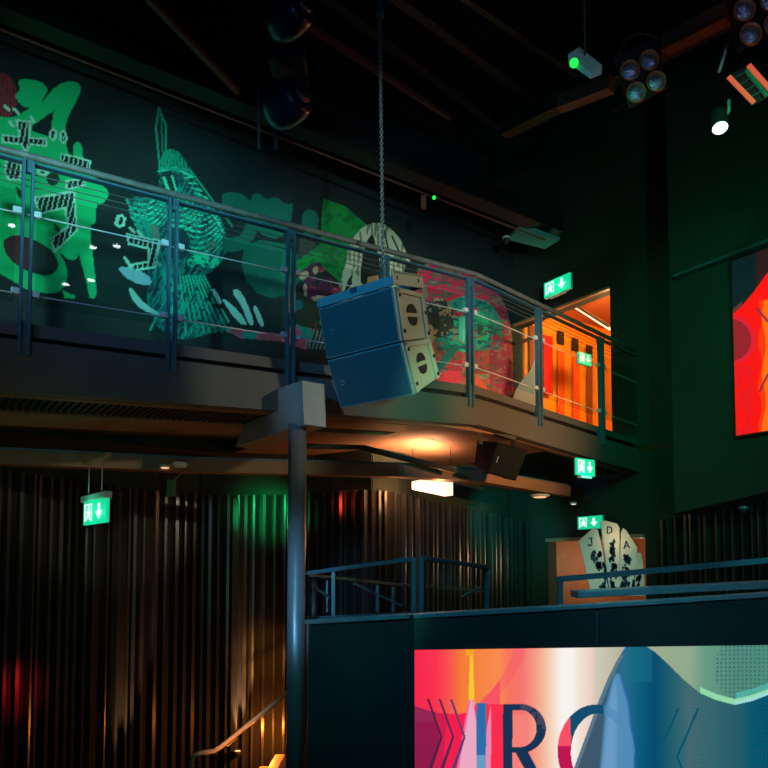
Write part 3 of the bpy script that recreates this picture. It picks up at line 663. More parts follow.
# ---------------------------------------------------------------- under-balcony beams, lamp, small fixtures
def tagbeam(a, b, wd, h, m, name, label, cat='beam', group=None, bevel=0):
    mb = MB(); mb.beam(a, b, wd, h); o = mb.build(name, m, bevel=bevel); return tag(o, label, cat, group)
mb = MB(); pl = [P(-60, 454, 6.1), P(0, 457.5, 6.3), P(200, 466.5, 7.0), P(400, 471.5, 7.55), P(480, 477, 7.9), P(566, 492, 8.6)]
for a, b in zip(pl[:-1], pl[1:]): mb.beam(a, b, .16, .13)
tag(mb.build('bulkhead_beam', 'soffitb'), 'long brown bulkhead beam in front of the slat wall top', 'beam')
mb = MB()
for a, b in zip(pl[:-1], pl[1:]): mb.beam(a+Z*.075-V((0, .06, 0)), b+Z*.075-V((0, .06, 0)), .05, .02)
tag(mb.build('cable_tray', 'steel'), 'thin blue grey cable tray lying on the brown bulkhead beam', 'tray')
mb = MB(); mb.beam(P(300, 446, 7.0), P(362, 447.5, 7.1), .05, .045); mb.beam(P(362, 447.5, 7.1), P(456, 471, 7.4), .05, .05)
tag(mb.build('lighting_track', 'black'), 'black bent lighting track under the balcony right of the column', 'track')
# pendant
th = thing('pendant_lamp', 'glowing rectangular pendant lamp hanging under the balcony', 'lamp', P(432, 497, 7.3))
lp = P(411.5, 488, 7.75); ld = e
ws_ = along(lp, V((.9, -.1, 0)), 448)
a_ = P(411.5, 481, 7.6); b_ = P(444, 484.5, 7.15); c_ = P(453, 480.5, 7.5); d_ = P(421, 478.5, 7.95)
hz = .13
def atpx(px, Y, z): 
    q = P(px, 480, Y); return V((q.x, q.y, z))
zt_, zb_ = P(411.5, 481, 7.6).z, P(411.5, 489.5, 7.6).z
q4 = [atpx(411.8, 8.4, 0), atpx(444.5, 7.9, 0), atpx(453, 8.2, 0), atpx(421, 8.7, 0)]
ztv = [P(411.8, 481.5, 8.4).z, P(444.5, 482, 7.9).z, P(453, 482.5, 8.2).z, P(421, 479.5, 8.7).z]; zbv = [P(411.8, 489.5, 8.4).z, P(444.5, 496.5, 7.9).z, P(453, 495.5, 8.2).z, P(421, 489, 8.7).z]
mb = MB(); mb.hex([q4[i]+Z*ztv[i] for i in range(4)], [q4[i]+Z*zbv[i] for i in range(4)]); mb.build('diffuser', 'lampglow', th, bevel=.004)
for i in range(11):
    mb = MB(); t = i/10; mb.tube([q4[3].lerp(q4[2], t)+Z*(ztv[3]*(1-t)+ztv[2]*t), q4[3].lerp(q4[2], t)+Z*(ztv[3]*(1-t)+ztv[2]*t+.035)], .008, 6); mb.build('crystal', 'white', th)
MB().tube([P(413, 482, 8.4), P(412.5, 443, 8.4)], .004, 6).build('hanging_wire', 'cable', th)
MB().tube([P(451, 483, 8.15), P(450.5, 446, 8.15)], .004, 6).build('hanging_wire', 'cable', th)
# downlights
def downlight(px, py, Y, r, label, m='warmled'):
    c = P(px, py, Y); th = thing('downlight', label, 'lamp', c)
    MB().lathe(c+Z*.02, -Z, [(0, r*1.25), (.02, r*1.25), (.026, r)], 24).build('trim_ring', 'white', th)
    MB().lathe(c-Z*.007, -Z, [(0, r*.9), (.006, r*.8)], 24).build('lens', m, th); return c
downlight(165, 467, 6.75, .045, 'small warm downlight in the bulkhead beside the white smoke detector')
downlight(235, 470.5, 7.05, .03, 'tiny pale downlight in the bulkhead left of the column')
downlight(512.5, 461.5, 7.75, .05, 'warm downlight under the beam below the black bracket speaker') if False else None
downlight(483.5, 478.5, 7.95, .06, 'warm downlight on the beam just under the black bracket speaker')
downlight(540, 496.5, 8.3, .09, 'broad warm downlight left of the lower green exit signs')
downlight(573.5, 503.5, 9.0, .035, 'small bright white downlight between two green exit signs', 'ewhite')
c = P(180, 465.5, 6.7); th = thing('smoke_detector', 'round white smoke detector under the bulkhead near the hanging exit sign', 'detector', c)
MB().lathe(c+Z*.03, -Z, [(0, .075), (.02, .078), (.045, .06), (.055, .03)], 28).build('housing', 'white', th)
# green control box
c = P(171.5, 488, 7.3); th = thing('control_box', 'small green lit electrical box hanging on the wall top', 'box', c-Z*.1)
MB().box(c, V((.035, 0, 0)), V((0, .05, 0)), Z*.085).build('case', mat('green_case', (40, 120, 90), .5), th, bevel=.004)
MB().tube([c+V((.03, 0, .09)), c+V((.1, 0, .16)), c+V((.25, .1, .17))], .012, 8).build('cable', 'wood', th)

# exit signs
def exit_sign(tlp, Y, rdir_, pxr, ybl, label, arrow='down', hang=False, group=None, flip=False, housing='white', arm=True):
    tl = P(tlp[0], tlp[1], Y); wd = along(tl, rdir_, pxr); h = tl.z-P(tlp[0], ybl, Y).z
    n = V((rdir_.y, -rdir_.x, 0))
    if n.dot(V((tl.x, tl.y, 0))) > 0: n = -n
    R = rdir_; c = tl+R*wd/2-Z*h/2
    th = thing('exit_sign', label, 'sign', c-Z*h/2, group)
    MB().box(c-n*.014, R*wd/2, n*.013, Z*h/2).build('sign_panel', 'egreen', th, bevel=.003)
    # white pictogram: running figure in a doorway
    def q(u, v): return c+R*(u*wd)+Z*(v*h)+n*.002
    mb = MB()
    def pl(pts): mb.prism([q(*p) for p in pts], n*.002)
    pl([(-.42, -.36), (-.38, -.36), (-.38, .36), (-.42, .36)]); pl([(-.42, .32), (-.1, .32), (-.1, .38), (-.42, .38)]); pl([(-.13, -.36), (-.1, -.36), (-.1, .36), (-.13, .36)])
    hc = (-.24, .2); pl([(hc[0]+.045*math.cos(2*PI*k/10), hc[1]+.09*math.sin(2*PI*k/10)) for k in range(10)])
    pl([(-.3, .1), (-.2, .12), (-.18, -.06), (-.27, -.08)]); pl([(-.27, -.06), (-.2, -.04), (-.15, -.3), (-.2, -.32)]); pl([(-.27, -.04), (-.23, -.1), (-.33, -.3), (-.37, -.27)]); pl([(-.2, .1), (-.15, -.02), (-.17, -.05), (-.22, .05)]); pl([(-.3, .1), (-.35, -.02), (-.32, -.04), (-.26, .06)])
    mb.build('pictogram', 'ewhite', th)
    mb = MB(); o = .2
    mb.prism([q(o-.045, .34), q(o+.045, .34), q(o+.045, 0), q(o-.045, 0)], n*.002); mb.prism([q(o-.15, .02), q(o+.15, .02), q(o, -.32)], n*.002)
    mb.build('arrow', 'ewhite', th)
    if hang:
        MB().box(tl+R*wd/2+Z*.025-n*.01, R*(wd/2+.012), n*.035, Z*.028).build('lamp_case', housing, th, bevel=.01)
        top = P(hang[0], hang[1], Y).z
        MB().box(V((c.x, c.y, top+.01))-n*.01, R*(wd/2+.012), n*.02, Z*.015).build('ceiling_mount', 'tan', th, bevel=.004)
        for s in (-.27, .3): MB().tube([V((c.x, c.y, tl.z+.05))+R*wd*s, V((c.x, c.y, top))+R*wd*s], .005, 8).build('hanging_rod', 'steel2', th)
    else:
        MB().box(c-n*.045, R*(wd/2+.004), n*.016, Z*(h/2+.004)).build('lamp_case', housing, th, bevel=.004)
        if arm: MB().box(c-Z*(h/2+.018)-n*.02, R*wd*.3, n*.03, Z*.012).build('lower_lamp', 'white', th, bevel=.004)
    return c, n, h
s1 = exit_sign((83.5, 502.5), 6.05, V((.65, -.76, 0)), 106.5, 525.5, 'green exit sign hanging on two rods at far left under the balcony', hang=(95, 464))
s2 = exit_sign((543.8, 283.5), 9.75, w, 569.5, 298.5, 'green exit sign on the wall above the orange doorway')
s3 = exit_sign((576.5, 457.5), 7.85, e, 595, 474.5, 'green exit sign mounted right under the balcony fascia', housing='black')
s4 = exit_sign((577.5, 517), 9.55, w, 601, 529.5, 'green exit sign above the lower doorway behind the cards', arm=False)
s5 = exit_sign((579, 351.5), 10.9, e, 591.5, 363, 'small green exit sign glowing inside the orange room', arm=False)

# ---------------------------------------------------------------- LED screens
def scr(px, py, u, v):
    x, y = px, py
    col = stops(x, [(415, (252, 36, 76)), (436, (255, 50, 80)), (452, (254, 92, 76)), (462, (250, 128, 52)), (500, (255, 142, 82)), (509, (252, 118, 96)), (522, (250, 118, 116)), (538, (250, 168, 140)), (552, (250, 218, 196)), (562, (252, 248, 245)), (572, (252, 248, 245)), (580, (246, 230, 214)), (591, (242, 212, 200)), (597, (210, 204, 184)), (612, (196, 192, 170)), (640, (160, 160, 140))])
    def put(m, c, a=1.): col[m] = col[m]*(1-a)+np.array(c, float)*a
    n = fbm(x/6, y/6, 3); 
    # orange disc with red below
    ob = np.interp(y, [648, 660, 675, 690, 704], [514, 511, 503, 492, 478])
    put((x > 470) & (x < 500) & (x > ob), (252, 84, 100)); put((x >= 478) & (x > ob) & (x < ob+12) & (y < 706), (252, 84, 104), .4)
    put((y > 704) & (x > 474) & (x < 505), (255, 44, 76)); put((x > 484) & (x < 491) & (y > 704+(491-x)*6), (240, 140, 180))
    put((x > 505) & (x < 525) & (y > 715), (255, 140, 130), .6)
    arc = np.interp(x, [415, 430, 445, 460, 475], [706, 711, 714, 714, 710])
    dn = y > arc
    put(dn & (x < 476), (252, 26, 76)); put(dn & (x < 446-(y-730)*.1), (212, 28, 78)); put(dn & (x < 440-np.abs(y-737)*.3), (148, 24, 72)); put(dn & (x < 436) & (y < 722), (150, 36, 82))
    put((np.abs(x-471.5) < 1.2+(y-648)*.035) & (y < 708), (250, 206, 48)); put((np.abs(x-470) < 4) & (y < 656), (246, 166, 40))
    hw = 2+(y-706)*.17
    put((y > 700) & (np.abs(x-471) < hw+1.5), (240, 110, 160)); put((y > 700) & (np.abs(x-471.5) < hw), (240, 172, 200))
    # blue peak
    lx = np.interp(y, [646, 660, 680, 700, 730, 768, 860], [626, 617, 607, 599, 588, 574, 545]); 
    ry = np.interp(x, [600, 646, 655, 668, 684, 700, 716, 735, 752, 768, 800], [640, 646, 652, 664, 680, 693, 700, 705, 701, 695, 680])
    blue = (x > lx) & ((y > ry) | (x < 640) & (y > 649-np.abs(x-632)*.2)); 
    bc = stops(x, [(560, (70, 84, 104)), (600, (62, 90, 112)), (625, (40, 108, 140)), (640, (10, 92, 124)), (655, (4, 76, 112)), (672, (34, 96, 110)), (690, (70, 108, 114)), (715, (52, 104, 112)), (742, (34, 92, 108)), (752, (0, 88, 112)), (800, (0, 74, 106))])
    col[blue] = bc[blue]
    put(blue & (y < 682) & (x > 626) & (x < 652), (24, 112, 136), .5); put((blue) & (x > lx) & (x < lx+4) & (y > 655), (92, 120, 138))
    be = 3+(y-674)*.17
    be = np.sqrt(np.clip((y-673)/8., 0, 4))*6*.9+np.clip(y-690, 0, 200)*.09
    al = (np.clip((be-np.abs(x-617.5))/3.+.3, 0, 1)*(y > 673))[..., None]; col[:] = col*(1-al)+np.array((84, 142, 186.))*al
    al = (np.clip((be*.5-np.abs(x-(615-(y-674)*.06)))/4., 0, 1)*.7)[..., None]; col[:] = col*(1-al)+np.array((116, 165, 208.))*al
    al = (np.clip(1-np.abs(x-617.5-be)/3., 0, 1)*(y > 678)*.7)[..., None]; col[:] = col*(1-al)+np.array((30, 96, 165.))*al
    # sage field with dot moire
    sg = (x > 640) & (y < ry)
    sc_ = stops(x, [(640, (190, 176, 154)), (655, (160, 174, 146)), (690, (146, 172, 142)), (705, (104, 158, 132)), (735, (84, 140, 122)), (760, (80, 144, 120)), (800, (70, 140, 120))]); col[sg] = sc_[sg]
    put(sg & (x > 712) & (np.sin(x*1.5) > .1) & (np.sin(y*1.5) > .1) & (np.hypot(x-748, (y-668)) < 34), (58, 110, 116))
    put(sg & (ry-y < 6) & (x > 700), (150, 222, 170)); put(sg & (ry-y < 4) & (x > 735), (160, 224, 214)); put(sg & (ry-y < 12) & (ry-y > 6) & (x > 736), (84, 176, 160))
    put(blue & (x > 690) & (np.sin(x*1.7+y*.2) > .3) & (np.sin(y*1.6) > .2), (50, 86, 100), .5)
    # chevrons
    for k, (dx, cc_) in enumerate(((0, (80, 30, 70)), (11.7, (84, 40, 84)), (23, (90, 60, 110)))):
        put((y > 699) & (seg(x, y, (428+dx, 699), (441.5+dx, 737), 1.1) | seg(x, y, (441.5+dx, 737), (429+dx, 770), 1.1) | seg(x, y, (441.5+dx, 737), (424+dx, 790), 1.1)), cc_)
    for dx in (0, 20): put(seg(x, y, (678+dx, 709), (657+dx, 757), 1.2) | seg(x, y, (657+dx, 757), (676+dx, 800), 1.2), (10, 84, 112))
    # letters
    let = (24, 50, 84)
    put((x > 476.5) & (x < 486) & (y > 703), (44, 112, 172)); put((x > 476.5) & (x < 486) & (y > 755), (104, 158, 200))
    R_ = (x > 503) & (x < 512.5) & (y > 704) & (y < 797); bo = (np.hypot((x-520)/26., (y-728.5)/24.5) < 1) & (x >= 512) ; bi = (np.hypot((x-520)/16.5, (y-728.5)/18.5) < 1) & (x >= 512.5)
    bo = bo | ((x >= 512) & (x < 520) & (y > 704) & (y < 753)); bi = bi | ((x >= 512.5) & (x < 520) & (y > 710) & (y < 747))
    leg = inpoly(x, y, [(514, 750), (526, 748), (552, 797), (540, 797)])
    put(R_ | (bo & ~bi) | leg, let); put(((x > 520) & (y < 735)) & (bo & ~bi) & (n > .5), (66, 70, 90))
    ro = np.hypot((x-596)/38.5, (y-751)/46.5); ri = np.hypot((x-598)/27., (y-752)/38.5)
    O = (ro < 1) & (ri > 1); fade = x < 606
    put(O & fade & (y < 745) & (x > 570), (18, 78, 112)); put(O & (x <= 570+(y-718)*.05) & (y > 715), (254, 82, 104)); put(O & (x < 575) & (y > 746), (196, 20, 84)); put(O & (x <= 575) & (y < 718), (18, 78, 112)); put(O & (x > 604) & (x < 636), (84, 142, 186), .8)
    return col
s_mat = emission_attr('led_screen_picture', .95)
sp0 = P(414.5, 650, 4.25); sp1 = P(800, 644.6, 4.15)
su = sp1-sp0; su.z = 0; zs = (sp0.z+sp1.z)/2
hscr = 1.02
sn = V((su.y, -su.x, 0)).normalized()
zdf = V((0, 0, sp1.z-sp0.z))
th = thing('led_screen', 'wide lit screen with letters IRO on the front of the booth', 'screen', sp0+su/2-Z*hscr)
color_grid(sp0-Z*hscr, su+zdf, Z*hscr, 620, 250, scr, 'picture', s_mat, th)
mb = MB(); mb.hex([sp0-Z*hscr-sn*.003, sp0-Z*hscr+su+zdf-sn*.003, sp0+su+zdf-sn*.003, sp0-sn*.003], [sp0-Z*hscr-sn*.05, sp0-Z*hscr+su+zdf-sn*.05, sp0+su+zdf-sn*.05, sp0-sn*.05]); mb.build('screen_body', 'black', th)
def scr2(px, py, u, v):
    x, y = px, py; col = np.zeros(x.shape+(3,)); col[:] = (255, 4, 10)
    def put(m, c): col[m] = np.array(c, float)
    put((x < 752) & (y > 365) & (fbm(x/8, y/20) > .42), (240, 10, 26)); put((x > 760+2*np.sin(y/7)) & (y > 300), (255, 52, 6)); put((x > 764+2*np.sin(y/9+1)) & (y > 300), (255, 112, 8))
    put(np.hypot((x-731)/20., (y-340)/21.) < 1, (152, 28, 42)); put((np.hypot((x-731)/25., (y-340)/25.) < 1) & (np.hypot((x-731)/20., (y-340)/21.) > 1), (232, 20, 46))
    put(seg(x, y, (757, 309), (790, 346), 1.2) | seg(x, y, (768, 374), (760, 391), 1.0), (140, 40, 60))
    edge = np.interp(x, [733, 742, 752, 768, 800], [314, 306, 294, 272, 235]); d = y < edge; put(d, (10, 30, 34)); put(d & (x > 756), (46, 18, 22)); put(d & (y > edge-5) & (x < 742), (96, 50, 48))
    return col
sS = along(EW(0, E+2.9, -.58), w, 732.5); zT = ray_plane(733, 261, EW(0, 0, -.58), e).z; zB = ray_plane(734, 436, EW(0, 0, -.58), e).z
p0 = EW(sS, zB, -.58)
th = thing('led_screen', 'red and orange lit screen on the right wall beside the balcony', 'screen', EW(sS+.8, zB, -.16))
color_grid(p0, w*1.9, Z*(zT-zB), 230, 260, scr2, 'picture', s_mat, th)
mb = MB(); mb.prism([EW(sS-.02, zB-.02, -.575), EW(sS+1.92, zB-.02, -.575), EW(sS+1.92, zT+.02, -.575), EW(sS-.02, zT+.02, -.575)], e*.05); mb.build('screen_body', 'black', th)
mb = MB(); s_a = along(EW(0, E+3.2, -.58), w, 676); mb.beam(EW(s_a, zT+.06, -.58), EW(S1, zT+.06, -.58), .1, .03); struct(mb, 'trim_screen_ledge', 'steel', 'thin blue grey ledge above the red screen')

# ---------------------------------------------------------------- booth with parapet
bl = P(309, 624, 4.62); k1 = P(400, 619, 4.32); br = P(820, 593, 4.17); br = k1+(br-k1)*1.7
bots = [V((p.x, p.y, 0)) for p in (bl, k1, br)]
fn = sn
mb = MB()
tops = [bl, P(414, 618.5, 4.29), P(597, 608, 4.23), br]
for a, b, g in zip(tops[:-1], tops[1:], (0, 0, 0)):
    bb = V((0, .12, 0)); mb.hex([a, b, V((b.x, b.y, 0)), V((a.x, a.y, 0))], [a+bb, b+bb, V((b.x, b.y, 0))+bb, V((a.x, a.y, 0))+bb])
mb.hex([bl, bl+V((.0, .12, 0)), V((bl.x, bl.y+.12, 0)), V((bl.x, bl.y, 0))], [bl+V((-.1, .75, 0)), bl+V((0, .75, 0)), V((bl.x, bl.y+.75, 0)), V((bl.x-.1, bl.y+.75, 0))])
bth = thing('booth', 'dark glossy booth front carrying the lit lettering screen', 'booth', V((1, 4.5, 0)))
mb.build('front_panel', 'booth', bth)
mb = MB()
for a, b in zip(tops[:-1], tops[1:]): mb.beam(a+V((0, .055, .012)), b+V((0, .055, .012)), .13, .028)
mb.build('coping', 'boothtop', bth, bevel=.004)
mb = MB(); a = P(597, 611, 4.205); b = P(597, 645, 4.205); mb.beam(a, b, .005, .005); mb.build('panel_joint', 'steel', bth)
mb = MB(); a = P(318, 626, 4.56); mb.beam(a, V((a.x, a.y, .3)), .012, .012); mb.build('corner_strip', 'steel', bth)
# dark control desk shape above the parapet gone; stage furniture behind it
tagbeam(P(556, 579.5, 5.6), P(556, 579.5, 5.6)+(P(820, 555.5, 5.4)-P(556, 579.5, 5.6))*1.8, .05, .045, 'steel', 'stage_rail', 'upper dark blue horizontal rail in front of the card prop', 'rail')
mb = MB(); mb.beam(P(560, 579, 5.6), P(560, 640, 5.6), .04, .04); tag(mb.build('rail_post', 'steel'), 'short steel post at left end of the upper stage rail', 'post')
ct = thing('counter', 'pale blue grey counter behind the booth coping at right', 'counter', P(690, 594, 5.05))
mb = MB(); mb.beam(P(574, 594, 5.1), P(574, 594, 5.1)+(P(820, 581.5, 4.95)-P(574, 594, 5.1))*1.8, .3, .05); mb.build('counter_top', 'boothtop', ct, bevel=.005)
for i, x in enumerate((577, 700)):
    p = P(x, 596, 5.1); mb = MB(); mb.beam(p-Z*.0, V((p.x, p.y, .2)), .05, .05); mb.build('leg', 'steel', ct)
# guard rail frame
th = thing('guard_rail', 'blue steel guard rail frame standing on the booth left end', 'railing', P(400, 614, 4.6))
m_s = 'steel'
def pr(a, b, wd=.035, h=.03, name='rail_bar', m=m_s): 
    mb = MB(); mb.beam(a, b, wd, h); return mb.build(name, m, th, bevel=.003)
gl, gm, gm2, gr_ = (308, 573, 5.6), (412.5, 559, 4.75), (424, 558.5, 4.72), (487.5, 567, 5.2)
pr(P(*gl), P(*gm)); pr(P(*gm2), P(*gr_))
pr(P(308, 618, 5.6), P(412, 613.5, 4.75), .03, .02)
pr(P(413.5, 557, 4.74), P(413.5, 615, 4.74), .05, .03, 'post'); pr(P(421.5, 557, 4.71), P(421.5, 615, 4.71), .05, .03, 'post')
pr(P(486.5, 566, 5.2), P(486.5, 609, 5.2), .03, .04, 'post'); pr(P(333.5, 571, 5.38), P(333.5, 617, 5.38), .03, .03, 'post')
pr(P(310, 575, 5.6), P(412, 586, 6.4), .03, .025, 'rear_bar', 'wood'); pr(P(426, 586, 6.4), P(488, 592, 6.8), .03, .025, 'rear_bar', 'wood')
pr(P(353, 583, 6.2), P(402, 606, 6.4), .025, .02, 'brace'); pr(P(311, 584, 5.9), P(330, 598, 6), .02, .02, 'brace'); pr(P(462, 597, 6), P(481, 587, 6), .025, .02, 'brace')
pr(P(377, 585, 6.3), P(377, 612, 6.3), .03, .03, 'post'); pr(P(393, 587, 6.4), P(393, 612, 6.4), .025, .025, 'post'); pr(P(327, 580, 6), P(327, 612, 6), .02, .02, 'post')
for q in ([(gl[0], 575, 5.6), (412, 561, 4.75), (412, 611, 4.75), (gl[0], 616, 5.6)], [(426, 561, 4.72), (484, 569, 5.17), (484, 607, 5.17), (426, 611, 4.72)]):
    pp = [P(*x) for x in q]; nn = (pp[1]-pp[0]).cross(Z).normalized(); mb = MB(); mb.prism(pp, nn*.008); mb.build('glass_panel', 'glass', th)
# ---------------------------------------------------------------- card prop
th = thing('card_prop', 'fan of four giant pale playing cards standing behind the stage rail', 'prop', P(612, 592, 6.4))
cm = paint_attr('card_print', .6); rc = random.Random(4)
cards = [((578.5, 541), (596, 526), (606, 536), (618, 595), (591, 595), 6.45, 'J', (590, 543)), ((602, 526), (604, 520), (618.5, 525), (619.5, 595), (611, 595), 6.40, 'Q', (609.5, 530)),
         ((623, 527), (626, 528), (637, 548), (630, 596), (618, 596), 6.50, 'A', (627, 544)), ((634, 557), (640, 552), (645, 562), (646, 596), (624, 596), 6.55, '9', (637, 565))]
order = [6.45, 6.40, 6.5, 6.55]
for pl_, dd, ic in (
    ([(578.5, 541), (594.5, 527), (598, 530), (613, 596), (592, 596)], 6.45, (590, 542)),
    ([(600.5, 522), (605, 520.5), (617, 523.5), (619.5, 528), (619.5, 596), (610.5, 596)], 6.40, (609.5, 530)),
    ([(621, 533), (623, 528), (626, 530), (637.5, 548), (630, 596), (619, 596)], 6.47, (627, 545)),
    ([(632, 560), (638, 552.5), (641, 553), (643, 563), (645.5, 596), (624, 596)], 6.54, (637, 566))):
    mb = MB(); pts = [P(x, y, dd) for x, y in pl_]; mb.prism(pts, V((0, .012, 0)), 0)
    def blob(cx, cy, r, n=9):
        pts = [(cx+r*rc.uniform(.5, 1.1)*math.cos(2*PI*k/n), cy+r*1.5*rc.uniform(.5, 1.1)*math.sin(2*PI*k/n)) for k in range(n)]
        mb.prism([P(x, y, dd-.004) for x, y in pts], V((0, .006, 0)), 1)
    cx0 = sum(p[0] for p in pl_)/len(pl_)
    # index letter
    x0, y0 = ic; 
    D_ = (((x0-2.2, y0-3.5), (x0-2.2, y0+3.5)), ((x0-2.2, y0-3.5), (x0+2, y0-2.4)), ((x0+2, y0-2.4), (x0+2.4, y0+2)), ((x0+2.4, y0+2), (x0-1.8, y0+3.5)))
    A_ = (((x0-3, y0+4), (x0-1, y0-4)), ((x0-1, y0-4), (x0+2.5, y0+3)), ((x0-2, y0+1), (x0+1.4, y0+.6)))
    J_ = (((x0+1, y0-4), (x0+2, y0+2)), ((x0+2, y0+2), (x0, y0+4)), ((x0, y0+4), (x0-2, y0+2)), ((x0-1.5, y0-3.6), (x0+2.5, y0-4.2)))
    for a_, b_ in {6.45: J_, 6.40: D_, 6.47: A_, 6.54: ()}[dd]: mb.beam(P(a_[0], a_[1], dd-.004), P(b_[0], b_[1], dd-.004), .010, .013, up=V((0, 1, 0)), m=1)
    top_y = y0+8; 
    xb = {6.45: lambda y: 596+(y-552)*.28, 6.40: lambda y: 612+(y-540)*.04, 6.47: lambda y: 627-(y-560)*.08, 6.54: lambda y: 636-(y-575)*.12}[dd]; hw_ = {6.45: 7, 6.40: 4, 6.47: 5, 6.54: 6}[dd]
    for k in range(46 if dd < 6.5 else 24):
        yy = rc.uniform(top_y+2, 592); blob(xb(yy)+rc.uniform(-hw_, hw_)*.75, yy, rc.uniform(.9, 2.6))
    mb.build('playing_card', [mat('card_face', (214, 220, 200), .6, var=.06, vscale=9), mat('card_ink', (10, 64, 84), .6)], th)

# ---------------------------------------------------------------- stairs, handrail, uplights
th = thing('stair_handrail', 'bent brass handrail glowing warm at the foot of the stairs', 'handrail', P(191, 780, 6.6)*1)
hp = [P(191.5, 800, 6.6), P(191.5, 764, 6.6), P(192.5, 758, 6.6), P(196, 754.5, 6.6), P(203, 752.5, 6.62), P(214, 751, 6.68), P(220, 747.5, 6.72), P(240, 731.5, 6.85), P(262, 713.5, 7.0), P(282, 697, 7.15), P(300, 682, 7.3)]
MB().tube(hp, .022, 14).build('rail_tube', 'brass', th)
for x, y, Y in ((226, 745, 6.75), (262, 716, 7.0)):
    p = P(x, y, Y); MB().tube([p, p+V((0, .09, -.03)), p+V((0, .5, -.05))], .008, 8).build('wall_bracket', 'brass', th)
mb = MB()
for k in range(6):
    a = P(196+k*17, 826-k*13, 7.6); zt_ = a.z; nx = .19
    mb.box(V((a.x+nx/2, 7.7, zt_/2)), V((nx/2+.001, 0, 0)), V((0, .7, 0)), Z*zt_/2)
tag(mb.build('staircase', 'wood', bevel=.006), 'warm lit flight of steps rising to the right behind the handrail', 'stairs')
def uplight(px, py, Y, label):
    c = P(px, py, Y); th = thing('uplight', label, 'lamp', c-Z*.06)
    MB().lathe(c-Z*.06, Z, [(0, .045), (.05, .05), (.06, .04)], 20).build('housing', 'black', th)
    MB().lathe(c, Z, [(0, .036), (.004, .034)], 20).build('lens', 'warmled', th); return c

# ---------------------------------------------------------------- ceiling steel, lights
def beam2(a, b, wd, h, m, label, name='ceiling_beam', group=None): return tagbeam(P(*a), P(*b), wd, h, m, name, label, 'beam', group)
beam2((-40, -16, 5.9), (558, 226, 9.2), .22, .26, 'darkbeam', 'long dark steel beam above the mural, running away to the right', 'ceiling_beam')
beam2((-40, 14, 5.8), (545, 240, 9.1), .015, .015, 'brownbeam', 'thin brown conduit along the foot of the long dark beam', 'conduit')
beam2((140, -10, 5.4), (238, 92, 6.8), .05, .05, 'brownbeam', 'thin brown diagonal bar at upper left of the moving heads', 'ceiling_bar')
beam2((296, 18, 6.5), (450, 118, 8.5), .05, .06, 'brownbeam', 'thin brown bar crossing behind the hoist chain', 'ceiling_bar')
beam2((392, -12, 6), (545, 103, 8.5), .10, .16, 'darkbeam', 'dark joist at upper middle right of the hoist chain')
beam2((300, -30, 6), (500, 124, 8.5), .10, .16, 'darkbeam', 'dark joist crossing behind the hoist chain top')
beam2((440, -20, 5.8), (600, 90, 8.0), .06, .06, 'darkbeam', 'slender dark joist left of the emergency lamp')
beam2((505, 128, 7.8), (752, 2, 5.6), .14, .2, 'darkbeam', 'dark roof beam rising to the right over the stage lights')
beam2((560, 104, 6.8), (612, 84, 6.4), .12, .13, 'brownbeam', 'short brown beam piece left of the four lamp blinder')
beam2((665, 45, 5.9), (730, 12, 5.4), .12, .14, 'brownbeam', 'broad brown beam between the two blinder lights')
beam2((258, -10, 5.7), (259, 150, 5.7), .02, .02, 'black', 'thin upright steel tube left of the moving head lights', 'hanging_tube')
beam2((274, 40, 6.3), (276, 150, 6.3), .035, .035, 'black', 'upright steel tube right behind the moving head lights', 'hanging_tube')
mb = MB(); mb.tube([P(612, 112, 6.2), P(640, 96, 6.0), P(676, 92, 5.3), P(690, 86, 5.3)], .008, 6)
tag(mb.build('truss_wire', 'cable'), 'thin dark stay wire hanging between blinder and spotlight', 'wire')
mb = MB(); mb.beam(P(733, 26, 4.75), P(719, 72, 4.75), .018, .018); tag(mb.build('clamp_arm', 'steel2'), 'short pale clamp arm hanging beside the right blinder', 'clamp')
# teal end plate of duct
mb = MB(); mb.prism([P(520, 226, 9.1), P(560, 240, 9.0), P(545, 249, 9.3), P(508, 240, 9.5)], Z*.04); tag(mb.build('duct_plate', mat('teal_plate', (60, 140, 132), .6)), 'teal lit plate at the right end of the long dark beam', 'plate')
# small security cameras and led
def seccam(px, py, Y, label):
    c = P(px, py, Y); th = thing('security_camera', label, 'camera', c+Z*.05)
    MB().lathe(c, Z, [(-.045, .01), (-.04, .03), (-.02, .045), (0, .048), (.03, .048), (.045, .05)], 24).build('dome', 'black', th)
    MB().lathe(c+Z*.02, Z, [(0, .052), (.02, .056), (.03, .056)], 24).build('collar', 'badge', th)
seccam(506.5, 240.5, 9.3, 'small dome security camera under the teal plate of the beam')
seccam(744, 511, 7.6, 'small dome security camera in front of the right slat wall')
c = P(434, 198, 7.9); th = thing('indicator_lamp', 'tiny bright green indicator lamp on the dark beam', 'lamp', c)
MB().lathe(c, V((0, -1, 0)), [(0, .02), (.02, .02), (.03, .012)], 16).build('lens', 'greenled', th); MB().box(c+V((-.12, .02, -.04)), V((.03, 0, 0)), V((0, .03, 0)), Z*.07).build('bracket', 'brownbeam', th)
